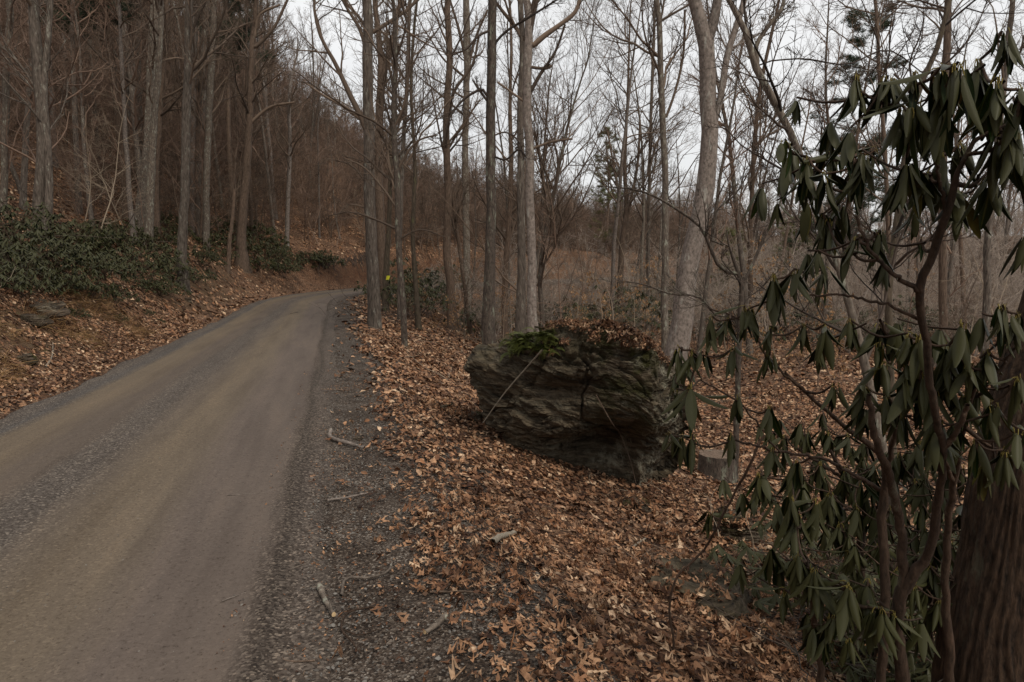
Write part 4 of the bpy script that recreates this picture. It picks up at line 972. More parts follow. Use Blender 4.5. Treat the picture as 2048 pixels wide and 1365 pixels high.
rhododendron('dense rhododendron leaves massed against the furrowed trunk at the right edge',
  [[(1900, 1330, 18, 2.5), (1890, 1150, 16, 2.45), (1910, 950, 13, 2.3), (1935, 820, 11, 2.1), (1960, 740, 9, 2.0)],
   [(1905, 960, 10, 2.3), (1870, 860, 8, 2.15), (1840, 760, 7, 2.1)],
   [(1940, 810, 8, 2.1), (2000, 740, 7, 2.0), (2040, 680, 6, 1.95)]],
  [(1815, 667, 82, 2.1), (1837, 673, 92, 2.05), (1927, 645, 92, 2.0), (1938, 729, 82, 2.0), (1843, 740, 100, 2.1), (1888, 740, 92, 2.1), (1932, 790, 78, 2.05), (1983, 807, 86, 1.95), (2033, 757, 86, 1.9), (2005, 611, 86, 1.95), (2036, 628, 64, 1.95),
   (1876, 841, 96, 2.1), (1837, 774, 82, 2.15), (1804, 824, 70, 2.2), (1810, 730, 84, 2.1), (1900, 690, 86, 2.05), (1870, 780, 80, 2.1), (1910, 850, 80, 2.15), (1775, 790, 80, 2.2), (1975, 700, 80, 2.0), (1700, 640, 60, 2.3), (1730, 770, 76, 2.25), (1950, 880, 76, 2.0, 5), (2040, 860, 80, 1.9), (2010, 900, 76, 2.0)], 3, extra=0.5)
rhododendron('low rhododendron with bright drooping leaf clusters in front of the forked brown stem',
  [[(1640, 1300, 16, 2.6), (1625, 1220, 13, 2.55), (1640, 1160, 10, 2.5), (1690, 1180, 8, 2.4)],
   [(1640, 1165, 8, 2.5), (1610, 1125, 6, 2.5)], [(1650, 1240, 8, 2.5), (1720, 1215, 7, 2.4), (1765, 1220, 6, 2.35)]],
  [(1596, 1110, 86, 2.5), (1626, 1138, 82, 2.45), (1697, 1169, 96, 2.35), (1764, 1216, 86, 2.3), (1697, 1278, 62, 2.35, 6), (1787, 1224, 92, 2.3, 7), (1736, 1160, 62, 2.45, 6), (1585, 992, 92, 2.8), (1592, 1030, 84, 2.8, 7), (1635, 998, 74, 2.8), (1570, 1180, 62, 2.6, 6), (1662, 1230, 76, 2.4, 6)], 4, extra=1.8)
rhododendron('rhododendron in the dark hollow behind the forked brown stem',
  [[(1720, 1120, 16, 3.6), (1715, 1040, 12, 3.6), (1690, 960, 9, 3.6), (1660, 900, 7, 3.6)],
   [(1715, 1045, 8, 3.6), (1775, 1000, 7, 3.5)], [(1690, 960, 7, 3.6), (1600, 900, 6, 3.7)]],
  [(1616, 863, 50, 3.7), (1658, 863, 48, 3.7), (1697, 869, 48, 3.7), (1641, 925, 60, 3.5), (1691, 936, 60, 3.5), (1518, 947, 60, 3.6), (1714, 1015, 62, 3.3), (1680, 1048, 58, 3.3), (1781, 1015, 62, 3.3), (1770, 1043, 66, 3.2), (1748, 931, 52, 3.5), (1830, 960, 62, 3.3), (1850, 1050, 62, 3.1),
   (1732, 880, 50, 3.7), (1660, 985, 62, 3.4), (1570, 870, 46, 3.8, 6), (1510, 985, 46, 3.8, 6), (1800, 905, 56, 3.4), (1720, 960, 56, 3.4), (1600, 950, 56, 3.5), (1760, 1090, 60, 3.0), (1700, 1100, 56, 3.1), (1840, 880, 60, 3.2)], 5, extra=2.6)
rhododendron('rhododendron filling the shade at the foot of the furrowed trunk',
  [[(1880, 1250, 14, 3.1), (1870, 1100, 11, 3.1), (1890, 1000, 8, 3.1)], [(1870, 1110, 8, 3.1), (1930, 1030, 6, 3.1)]],
  [(1921, 931, 56, 3.2), (1932, 1009, 70, 3.0), (1880, 980, 62, 3.1), (1900, 1080, 64, 2.9), (1860, 1130, 64, 2.9), (1920, 1140, 60, 2.8), (1830, 1170, 62, 2.8), (1960, 1060, 62, 2.9), (1840, 1110, 60, 3.0), (1880, 1200, 62, 2.8), (1790, 1140, 58, 3.0), (1940, 960, 58, 3.1), (1820, 1230, 56, 2.8)], 6, extra=2.8)
rhododendron('young rhododendron sprig with one small bright leaf cluster at the end of a curved stem',
  [[(1358, 1150, 5, 3.1), (1400, 1110, 5, 3.1), (1432, 1060, 5, 3.0), (1470, 985, 5, 2.9), (1515, 900, 6, 2.8), (1530, 870, 5, 2.8)]],
  [(1419, 1025, 52, 3.0, 7), (1447, 1018, 34, 3.0, 2)], 7, extra=0)

# thicket shrubs on the left bank and in the valley (shared meshes)
def shrub_protos(seed, rad, hgt, nw, mat_, size=0.15):
    rg = np.random.default_rng(seed)
    base = grow(np.zeros((7, 3)), rg.normal(0, 0.5, (7, 3)) + [0, 0, 0.9], rg.uniform(0.7, 1.1, 7) * hgt, 7, 0.14, 0.05, rg)
    br = np.linspace(0.016, 0.006, 7)[None].repeat(7, 0)
    g2, r2 = children_of(base, br, 7, 0.3, 1, 0.6, (0.5, 1.1), 5, 0.15, 0.05, rg, 0.6, 0.004)
    sm_ = tube_mesh('stem', [(base, br, 5), (g2, r2, 4)], [M['stem_rhodo']])
    V0, F0, UV0 = blade(1.0, 0.27, 4, 3, 0.7, 0.1)
    Vs, Fs, Us = [], [], []; off = 0
    th = rg.uniform(0, 2 * math.pi, nw); rr = rad * np.sqrt(rg.uniform(0, 1, nw)); 
    zt = hgt * np.sqrt(np.maximum(0.03, 1 - (rr / rad) ** 2 * 0.9)) * rg.uniform(0.45, 1.08, nw)
    C = np.column_stack([rr * np.cos(th) * rg.uniform(.9, 1.15, nw), rr * np.sin(th), zt])
    for c in C:
        n = int(rg.integers(6, 10)); a0 = rg.uniform(0, 6.28)
        for i in range(n):
            mt = np.array(leaf_matrix(c, a0 + i * 6.283 / n + rg.normal(0, .2), abs(rg.normal(0.75, 0.3)), size * rg.uniform(.7, 1.15), rg))
            Vs.append(V0 @ mt[:3, :3].T + mt[:3, 3]); Fs.append(F0 + off); Us.append(UV0); off += len(V0)
    fm = mk_mesh('foliage', np.concatenate(Vs), [np.concatenate(Fs)], [M[mat_]], uv=np.concatenate(Us))
    return sm_, fm
SHR = [shrub_protos(70 + i, r_, h_, nw, 'rhodo_far') for i, (r_, h_, nw) in enumerate([(0.9, 0.85, 105), (0.75, 0.65, 75), (1.1, 0.95, 130)])]
SHR_BIG = [shrub_protos(80 + i, r_, h_, nw, 'rhodo_far', 0.19) for i, (r_, h_, nw) in enumerate([(1.5, 1.5, 130), (1.3, 1.1, 110)])]
rgs = np.random.default_rng(5)
def place_shrub(px, py, sc, label, group, protos=SHR, Y=None):
    p = hit(px, py)
    if Y is not None: x = at(px, 540, Y)[0]; p = np.array([x, Y, g(x, Y)])
    a, b_ = protos[int(rgs.integers(0, len(protos)))]
    e = add_obj('rhododendron', None, label=label, cat='shrub', group=group, loc=p - [0, 0, 0.08]); e.scale = (sc, sc, sc)
    e.rotation_euler = (0, 0, rgs.uniform(0, 6.28))
    add_obj('stem', a, e); add_obj('foliage', b_, e, kind='stuff')
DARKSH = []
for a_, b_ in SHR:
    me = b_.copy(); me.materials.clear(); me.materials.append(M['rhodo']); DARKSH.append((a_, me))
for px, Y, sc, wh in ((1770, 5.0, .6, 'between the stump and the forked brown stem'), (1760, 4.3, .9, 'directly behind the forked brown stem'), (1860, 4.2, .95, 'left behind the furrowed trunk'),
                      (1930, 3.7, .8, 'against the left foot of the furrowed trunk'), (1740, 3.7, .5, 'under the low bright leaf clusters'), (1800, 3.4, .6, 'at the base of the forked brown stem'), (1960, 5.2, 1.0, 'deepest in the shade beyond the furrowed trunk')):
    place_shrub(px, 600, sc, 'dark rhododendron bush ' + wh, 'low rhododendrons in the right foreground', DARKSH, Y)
front = [(-30, 592), (28, 590), (75, 582), (130, 588), (178, 600), (228, 602), (285, 590), (318, 592), (345, 560), (388, 566)]
mids = [(-40, 555), (0, 540), (55, 545), (105, 552), (160, 560), (215, 565), (262, 560), (300, 550), (335, 535), (400, 535), (430, 525)]
backs = [(-10, 510), (40, 505), (150, 520), (195, 515), (245, 510), (290, 505), (320, 500), (345, 480), (160, 480), (205, 470), (250, 478), (425, 490), (335, 455), (30, 480), (120, 500)]
for row, lst, sc in (('front', front, 0.85), ('middle', mids, 1.05), ('back', backs, 1.15)):
    for i, (px, py) in enumerate(lst):
        place_shrub(px, py, sc * rgs.uniform(0.85, 1.1), f"drooping rhododendron bush, {'first' if i == 0 else ORD[i]} from left in the {row} row of the bank thicket", 'rhododendron thicket on the left bank')
for i, (px, py) in enumerate([(515, 545), (545, 552), (570, 548), (528, 522), (555, 528), (590, 532), (612, 528), (638, 534), (455, 508), (520, 495), (545, 508), (500, 470), (450, 470), (650, 540)]):
    place_shrub(px, py, rgs.uniform(0.85, 1.1) * (1.2 if i < 8 else 1.6), f"rhododendron bush, {'first' if i == 0 else ORD[i]} of the clump between the flared brown tree and the bend", 'rhododendron clump before the bend')
for i, (px, py, sc) in enumerate([(150, 633, .38), (235, 640, .3), (292, 630, .3), (318, 645, .22)]):
    place_shrub(px, py, sc, f"tiny rhododendron sprout, {'first' if i == 0 else ORD[i]} from left below the thicket on the grassy bank", 'small sprouts on the left bank', [SHR[1]])
for i in range(24):
    Y = rgs.uniform(27, 48); px = [800, 850, 890, 950, 1000, 1075, 1110, 1145, 1180, 1215, 1270, 1300, 1345, 1440, 1500, 1560, 1620, 1680, 1740, 1800, 1860, 1920, 820, 1250][i] + rgs.normal(0, 8)
    place_shrub(px, 600, rgs.uniform(1.2, 1.8), f"dim green rhododendron in the valley, {'nearest' if i == 0 else ORD[i]} on from the yellow-marked tree", 'rhododendrons on the valley floor', SHR_BIG, Y)

# ------------------------------------------------------------------ saplings and brush
def sapling_proto(seed, H, twig, leaves, n1=16, lo=0.12):
    rg = np.random.default_rng(seed)
    P = grow(np.array([[0, 0, -.1]]), np.array([[rg.normal(0, .12), rg.normal(0, .12), 1.0]]), np.array([H]), 12, 0.07, 0.03, rg)
    R = (0.0042 * H * np.linspace(1, 0.1, 12) + 0.003)[None]
    g1, r1 = children_of(P, R, n1, lo, 0.98, 0.38, (0.7, 1.3), 8, 0.14, 0.02, rg, 0.5, 0.0035)
    g2, r2 = children_of(g1, r1, 6, 0.15, 1.0, 0.42, (0.5, 1.0), 5, 0.14, 0.0, rg, 0.65, 0.0028)
    g3, r3 = children_of(g2, r2, 4, 0.15, 1.0, 0.45, (0.5, 1.0), 3, 0.14, 0.0, rg, 0.65, 0.0022)
    tm = tube_mesh('trunk', [(P, R, 6)], [M[twig]])
    cm = tube_mesh('crown', [(g1, r1, 4), (g2, r2, 3), (g3, r3, 3)], [M[twig]])
    lm = None
    if leaves:
        c = g3[:, 1:].reshape(-1, 3); c = c[rg.random(len(c)) < leaves]
        d = rg.normal(0, 0.4, c.shape); d[:, 2] = -1; d /= np.linalg.norm(d, axis=1, keepdims=True)
        s_ = np.cross(d, rg.normal(0, 1, c.shape)); s_ /= np.linalg.norm(s_, axis=1, keepdims=True)
        L = rg.uniform(.05, .085, (len(c), 1)); w = L * 0.28
        up_ = np.cross(d, s_) * w * 0.4
        V = np.stack([c, c + d * L * .5 - s_ * w + up_, c + d * L, c + d * L * .5 + s_ * w + up_], 1).reshape(-1, 3)
        k = np.arange(len(c))[:, None] * 4
        lm = mk_mesh('foliage', V, [np.concatenate([k + [0, 1, 2], k + [0, 2, 3]])], [M['tan_leaf']])
    return tm, cm, lm
SAP = [sapling_proto(21, 4.5, 'twig_pale', 0), sapling_proto(22, 3.2, 'twig_grey', 0), sapling_proto(23, 3.6, 'twig_pale', 0.5), sapling_proto(24, 5.5, 'twig_grey', 0, 22), sapling_proto(25, 2.4, 'twig_grey', 0.6), sapling_proto(26, 6.0, 'twig_red', 0, 24)]
SN = ['pale-twigged bare', 'thin grey bare', 'tan-leaved', 'wispy grey', 'low tan-leaved', 'reddish wispy']
rgp = np.random.default_rng(99)
sA = scatter(95, lambda X, Y, s, t: (s > 5.2) & infr(X, Y, .78) & (Y > 15.5) & ~((X > -1.5) & (X < 3) & (Y < 16)), lambda x, y: 1.2, (-8, 34), (13, 44), rgp)
sB = scatter(70, lambda X, Y, s, t: (s < -4.6) & infr(X, Y, .8) & (Y > 21) & (t < 60), lambda x, y: 1.6, (-35, 0), (13, 55), rgp)
sp = np.concatenate([sA, sB]); sz_ = height(sp[:, 0], sp[:, 1]); sord = {}
for i in np.argsort(sp[:, 1]):
    x, y, z = sp[i][0], sp[i][1], sz_[i]; k = int(rgp.choice(6, p=[.2, .2, .2, .15, .15, .1])) if i < len(sA) else int(rgp.choice([1, 3, 5, 1, 3, 5, 0]))
    px = to_px(x, y, z + 1)[0]; j = int(np.searchsorted(hx, px)); where = ('left of ' + HERO[0][1]) if j == 0 else 'right of ' + HERO[j - 1][1]
    q = sord.get((where, k), 0); sord[(where, k)] = q + 1
    e = add_obj('sapling', None, label=f"{SN[k]} sapling, {'nearest' if q == 0 else ORD[q] + ' nearest'} of its look {where}", cat='sapling', group='saplings in the understory', loc=(x, y, z))
    s_ = rgp.uniform(0.7, 1.15); e.scale = (s_, s_, s_); e.rotation_euler = (rgp.normal(0, .08), rgp.normal(0, .08), rgp.uniform(0, 6.28))
    tm, cm, lm = SAP[k]
    add_obj('trunk', tm, e); add_obj('crown', cm, e)
    if lm: add_obj('foliage', lm, e, kind='stuff')

# ------------------------------------------------------------------ the boulder
def closed_rock(prof, nphi, nth, expo, depth_fun, post):
    """prof: closed outline in (u, z); swept round into a solid with the outline as its widest section."""
    prof = np.asarray(prof, float); c = prof.mean(0)
    q = np.concatenate([prof, prof[:1]]); dd = np.concatenate([[0], np.cumsum(np.linalg.norm(np.diff(q, axis=0), axis=1))])
    f = np.linspace(0, dd[-1], nphi, endpoint=False)
    O = np.column_stack([np.interp(f, dd, q[:, 0]), np.interp(f, dd, q[:, 1])]) - c
    pw = 2 / expo; r1 = 0.94; nf = int(nth * 0.42)
    ra = np.linspace(0.004, r1, nf); da = -(1 - ra ** pw) ** (1 / pw)
    db = np.linspace(da[-1], -da[-1], nth - 2 * nf + 2)[1:-1]; rb_ = (1 - np.abs(db) ** pw) ** (1 / pw)
    rad = np.concatenate([ra, rb_, ra[::-1]]); dep = np.concatenate([da, db, -da[::-1]]); nth = len(rad)
    U = c[0] + O[None, :, 0] * rad[:, None]; Z = c[1] + O[None, :, 1] * rad[:, None]; D = np.broadcast_to(dep[:, None], U.shape)
    V = post(U, D, Z)
    i = np.arange(nth - 1)[:, None] * nphi + np.arange(nphi)[None]; j = np.arange(nth - 1)[:, None] * nphi + (np.arange(nphi)[None] + 1) % nphi
    return V.reshape(-1, 3), np.stack([i, i + nphi, j + nphi, j], -1).reshape(-1, 4)

sil = [(940, 738), (948, 708), (975, 694), (1010, 684), (1060, 664), (1105, 645), (1150, 640), (1200, 645), (1248, 662), (1295, 685), (1342, 720), (1375, 750), (1392, 800), (1402, 860), (1402, 920), (1390, 965),
       (1350, 1015), (1270, 1025), (1200, 1012), (1120, 975), (1060, 925), (1015, 890), (972, 850), (962, 800), (950, 770)]
def yf(px): return 6.95 - (px - 940) * 0.0021
def boulder_post(U, D, Z):
    # U, Z are photo pixels of the outline; D -1 front .. 1 back
    Y0 = yf(U)
    zr = np.clip((985 - Z) / 330, 0, 1.1)
    dep = 1.15
    Y = Y0 + 0.34 + dep * (D + 1) * 0.5 * 1.3 - 0.50 * zr * (D < 0.5) + (0.10 + 0.42 * (1 - smooth(zr, 0.02, 0.42)) * smooth(U, 1000, 1120)) * (D < 0.5)
    Y = Y + 0.9 * np.clip((U - 1285) / 90, 0, 1.2) * (1 - smooth(D, -1, 0.6)) * 0.8
    Y = Y + (0.62 * np.exp(-((U - 1215) / 80) ** 2 - ((Z - 885) / 48) ** 2) + 0.15 * np.exp(-((U - 1120) / 60) ** 2 - ((Z - 770) / 20) ** 2)) * (D < 0)
    Yp = 7.4 - (U - 940) * 0.0016                       # outline plane depth for the pixel-to-metre scale
    d = np.stack([(U - 1024) / FPX, math.cos(PITCH) + (682.5 - Z) / FPX * math.sin(PITCH), -math.sin(PITCH) + (682.5 - Z) / FPX * math.cos(PITCH)], -1)
    P = d * (Yp / d[..., 1])[..., None]; P[..., 2] += CAM_H - 0.14 * smooth(D, -0.7, 1.0) * zr; P[..., 1] = Y
    # nearer faces must not swell past the outline
    ctr = at(1160, 830, 7.1)
    sh = smooth(np.abs(D), 0.6, 1.0) * 0.03
    P[..., 0] += (ctr[0] - P[..., 0]) * sh
    return P
V, F = closed_rock(sil, 400, 200, 0.38, None, boulder_post)
Vn = V.copy(); ctr = V.mean(0)
nrm = V - ctr; nrm /= np.linalg.norm(nrm, axis=1, keepdims=True)
rot = math.radians(24)
A = V[:, 0] * math.cos(rot) - V[:, 2] * math.sin(rot); B = V[:, 0] * math.sin(rot) + V[:, 2] * math.cos(rot)
wq = fbm(V * 1.3, 3) * 0.12
stra = fbm(np.column_stack([A * 1.6, V[:, 1] * 1.6, (B + wq) * 9]), 4)
stepn = np.abs(((B + wq) * 5.2 + fbm(V * 2, 2) * 0.5) % 1 - 0.5) * 2
big = fbm(V * 1.1 + 5, 3)
crack = -0.07 * np.exp(-(np.abs(fbm(V * 2.1 + 31, 3)) / 0.045) ** 2)
wp = V + 0.16 * np.stack([fbm(V * 2 + 3, 3), fbm(V * 2 + 9, 3), fbm(V * 2 + 21, 3)], -1)
A2 = wp[:, 0] * math.cos(rot) - wp[:, 2] * math.sin(rot); B2 = wp[:, 0] * math.sin(rot) + wp[:, 2] * math.cos(rot)
disp = (0.07 * big + 0.035 * stra + crack + 0.045 * blocks(np.stack([A2 * 2.1, wp[:, 1] * 2, B2 * 5.5], -1)) + 0.022 * blocks(np.stack([A2 * 5.3, wp[:, 1] * 5, B2 * 15], -1))
        + 0.010 * blocks(np.stack([A2 * 13, wp[:, 1] * 13, B2 * 38], -1)) + 0.012 * fbm(V * 16, 4))
V = V + nrm * disp[:, None]
base_b = np.array([ctr[0], ctr[1], g(ctr[0], ctr[1])])
me = mk_mesh('boulder', V - base_b, [F], [M['boulder']], sm=False)
lx = smooth(V[:, 0] + 0.25 * fbm(V * 2.2, 3), 0.85, 1.45) * 0.95 + 0.28
lich = np.clip(lx, 0, 1)
top = smooth(V[:, 2] + 0.1 * fbm(V * 3, 2), 0.45, 0.85)
moss = np.clip(top * 0.3 + 0.9 * smooth(V[:, 0] + 0.3 * fbm(V * 1.5, 2), 0.5, 1.0) * (1 - smooth(V[:, 0], 1.25, 1.6)) * smooth(V[:, 2], -0.25, 0.3), 0, 1)
for nm, a in (('lichen', lich), ('moss', moss)):
    at_ = me.attributes.new(nm, 'FLOAT', 'POINT'); at_.data.foreach_set('value', a.astype(np.float32))
BOULDER = add_obj('boulder', me, label='huge dark layered boulder with mossy right face below the road shoulder', cat='boulder', loc=base_b)
BV = V.copy()

ROCKS = []
def small_rock(label, px, py, wpx, hpx, dratio=0.7, seed=0, lich=0.5, moss=0.6, tilt=0.0, flat=0.5, mat_='rock', parent=None, Y=None):
    rg = np.random.default_rng(8000 + seed)
    p = hit(px, py); 
    if Y: x = at(px, 540, Y)[0]; p = np.array([x, Y, g(x, Y)])
    W = wpx * p[1] / FPX; H = hpx * p[1] / FPX
    nphi, nth = 64, 44
    a = np.linspace(0, 2 * math.pi, nphi, endpoint=False); rr = 1 + 0.18 * np.array([math.sin(3 * x + seed) + 0.6 * math.sin(5 * x + 2 * seed) for x in a]) * 0.6
    prof = np.column_stack([np.sign(np.cos(a)) * np.abs(np.cos(a)) ** 0.8 * W / 2 * rr, H * 0.25 + np.sign(np.sin(a)) * np.abs(np.sin(a)) ** 0.8 * H * 0.62 * rr])
    V, F = closed_rock(prof, nphi, nth, 0.36, None, lambda U, D, Z: np.stack([U, D * W * dratio * 0.5, Z], -1))
    c = V.mean(0); nn = V - c; nn /= np.linalg.norm(nn, axis=1, keepdims=True) + 1e-9
    k = 3.0 / max(W, 0.05)
    V = V + nn * ((0.07 * fbm(V * k + seed, 3) + 0.05 * fbm(np.column_stack([V[:, 0] * k, V[:, 1] * k, V[:, 2] * k * 7]) + seed, 4) + 0.02 * fbm(V * k * 6, 3)) * W)[:, None]
    ct, st = math.cos(tilt), math.sin(tilt); x, z = V[:, 0].copy(), V[:, 2].copy(); V[:, 0] = x * ct + z * st; V[:, 2] = -x * st + z * ct
    V = V + nn * (0.03 * blocks(np.stack([V[:, 0] * k * 1.5, V[:, 1] * k * 1.5, V[:, 2] * k * 6 + V[:, 0] * k], -1)) * W)[:, None]
    V[:, 2] -= 0.12 * H
    ROCKS.append((p, V.copy()))
    me = mk_mesh('rock', V, [F], [M[mat_]], sm=False)
    for nm, v in (('lichen', lich), ('moss', moss)):
        at_ = me.attributes.new(nm, 'FLOAT', 'POINT'); at_.data.foreach_set('value', np.full(len(V), v, np.float32))
    o = add_obj('rock', me, label=label, cat='rock', loc=p); o.rotation_euler = (0, 0, rg.uniform(-0.4, 0.4)); return o
small_rock('striped grey rock with mossy side beside the young rhododendron sprig', 1470, 1085, 95, 85, seed=1, tilt=0.1, lich=.7)
small_rock('broad dark ledge rock with moss under the tangle of dead twigs', 1378, 1195, 215, 62, seed=2, moss=.15, lich=0, mat_='boulder')
small_rock('long flat mossy slab among leaves near the bottom right', 1530, 1300, 120, 34, seed=3, tilt=0.25, moss=.6, lich=.2)
small_rock('small moss-yellowed rock just in front of the boulder', 1272, 1022, 66, 30, seed=4, tilt=0.3, moss=1, lich=.3)
small_rock('grey stone partly buried in leaves between moss rock and ledge', 1325, 1078, 60, 18, seed=5, lich=.5)
small_rock('low rock slab with a leafy top left of the boulder', 875, 818, 60, 20, seed=6, tilt=-0.1, moss=.5)
small_rock('thin moss-covered stone touching the boulder foot at its left', 935, 838, 56, 24, seed=7, moss=1, lich=.1)
small_rock('flat weathered grey rock at the thicket edge on the left bank', 82, 622, 88, 24, seed=8, lich=.9, moss=.2, tilt=0.1)
small_rock('brown rounded rock low on the left bank', 62, 646, 60, 16, seed=9, lich=.3, moss=.5)
small_rock('mossy rock bulging from the left bank near the road', 50, 724, 40, 18, seed=10, moss=1, lich=.1)
small_rock('small pale stone on the bank below the tan tree', 377, 606, 13, 13, seed=11, lich=1, moss=0)
small_rock('small white stone lying beside the forked stick on the shoulder', 716, 881, 17, 8, seed=12, lich=1, moss=0)

# stump behind the boulder's right end
def stump():
    rg = np.random.default_rng(4)
    p = hit(1432, 958); Y = p[1]; w = 72 * Y / FPX / 2; h = 52 * Y / FPX
    root = add_obj('tree_stump', None, label='low sawn tree stump just right of the boulder', cat='stump', loc=p)
    n = 7; P = np.zeros((1, n, 3)); P[0, :, 2] = np.linspace(-0.1, h, n)
    R = w * (1 + 0.25 * np.exp(-np.linspace(0, 3, n)))[:, None] * (1 + rg.normal(0, 0.05, (1, 20)))
    V, F = tubes([(P, R[None], 20)]); add_obj('trunk', mk_mesh('trunk', V, [F], [M['bark_dark']]), root)
    a = np.arange(20) * 2 * math.pi / 20
    top = V[-20:]; c = top.mean(0) + [0, 0, 0.004]
    Vt = np.concatenate([top + [0, 0, 0.001], [c]]); Ft = np.array([[i, (i + 1) % 20, 20] for i in range(20)])
    add_obj('cut_face', mk_mesh('cut_face', Vt, [Ft], [M['bark_brown']]), root)
stump()

# ------------------------------------------------------------------ fern and leaf pile on the boulder
def surf_top(px, py):
    """The point of the boulder nearest along the ray through the pixel."""
    d = ray(px, py); d = d / np.linalg.norm(d); r = BV - np.array([0, 0, CAM_H]); t = r @ d
    e = np.linalg.norm(r - t[:, None] * d, axis=1); k = np.where(e < 0.05)[0]
    if len(k) == 0: k = np.array([e.argmin()])
    return BV[k[t[k].argmin()]]

def frond_mesh(seed):
    rg = np.random.default_rng(seed); n = 15
    t = np.linspace(0, 1, n); x = t * 1.0; z = 0.35 * np.sin(t * math.pi * 0.75) - 0.42 * t ** 2
    y = 0.05 * np.sin(t * 3 + seed)
    P = np.column_stack([x, y, z]); V, F = tubes([(P[None], np.full((1, n), 0.008), 3)])
    Vs, Fs = [V], [np.concatenate([F[:, [0, 1, 2]], F[:, [0, 2, 3]]])]; off = len(V)
    for i in range(1, n):
        L = 0.19 * math.sin(math.pi * min(1, t[i] * 0.8 + 0.2)) ** 0.8 + 0.02
        for sg in (-1, 1):
            c = P[i]; d = np.array([0.35, sg, -0.25 + rg.normal(0, .1)]) * L; w = np.array([0.034, 0, 0.0])
            Vs.append(np.array([c - w, c + w, c + d * 0.6 + w * 0.9, c + d, c + d * 0.6 - w * 0.9])); Fs.append(np.array([[0, 1, 2], [0, 2, 4], [4, 2, 3]]) + off); off += 5
    return mk_mesh('frond', np.concatenate(Vs), [np.concatenate(Fs)], [M['fern']])
FR = [frond_mesh(i) for i in range(4)]
rg = np.random.default_rng(6)
c0 = surf_top(1062, 680)
fern = add_obj('fern', None, label='bright green fern clump draped over the left top of the boulder', cat='fern', loc=c0)
for i in range(170):
    px, py = rg.uniform(1018, 1104), rg.uniform(656, 700); s_ = surf_top(px, py)
    o = add_obj('frond', FR[i % 4], fern)
    o.location = Vector(s_ - c0 + np.array([0, 0, 0.0])); az = rg.normal(-1.6, 1.1); k = rg.uniform(0.10, 0.17)
    o.rotation_euler = (rg.normal(0, .3), rg.normal(0.0, .35), az); o.scale = (k, k, k)

# ------------------------------------------------------------------ fallen leaves
def litter_leaf(seed, rich=True):
    rg = np.random.default_rng(seed)
    if rich:
        kind = seed % 3
        if kind == 0:    # lobed oak leaf
            o = [(0, 0), (.10, .10), (.26, .14), (.16, .26), (.34, .40), (.20, .50), (.32, .68), (.14, .76), (.10, .92), (0, 1.0)]
        elif kind == 1:  # pointed maple or tulip leaf
            o = [(0, 0), (.16, .04), (.40, .12), (.30, .32), (.50, .56), (.24, .58), (.22, .80), (0, 1.0)]
        else:            # plain oval leaf
            o = [(0, 0), (.14, .12), (.24, .34), (.25, .58), (.16, .82), (0, 1.0)]
        o = np.array(o) * rg.uniform(0.85, 1.15, (len(o), 1)); L = o[::-1][1:-1] * [-1, 1] * rg.uniform(0.8, 1.2, (len(o) - 2, 1))
        R_ = np.concatenate([o, L]); n = len(R_)
        mids = np.array([[0, .3], [0, .7]])
        V2 = np.concatenate([R_, mids]); F = []
        for i in range(n):
            j = (i + 1) % n; m_ = n if (R_[i, 1] + R_[j, 1]) / 2 < 0.5 else n + 1
            F.append([i, j, m_])
        # join the two fans
        nr = int(np.argmax(R_[:len(o), 1] > 0.5)); 
        F = np.array(F)
    else:
        V2 = np.array([[0, 0], [.28, .35], [.22, .75], [0, 1], [-.26, .7], [-.24, .3]]) * rg.uniform(.8, 1.2, (6, 1)); F = np.array([[0, 1, 5], [1, 4, 5], [1, 2, 4], [2, 3, 4]])
    V = np.column_stack([V2[:, 0], V2[:, 1] - 0.5, V2[:, 0] * 0])
    cu, cv = rg.uniform(0.2, 1.5) * rg.choice([1, 1, -1]), rg.uniform(-0.8, 1.0)
    V[:, 2] = cu * V[:, 0] ** 2 * 1.6 + cv * V[:, 1] ** 2 * 0.8 + rg.normal(0, 0.035 if rich else .05, len(V))
    V[:, 0] *= 1 - 0.3 * abs(cu) * 0.5
    return V, F
RICH = [litter_leaf(i) for i in range(12)]; POOR = [litter_leaf(50 + i, False) for i in range(8)]
RICHM = [mk_mesh('fallen_leaf', V, [F], [M['litter']], sm=False) for V, F in RICH]

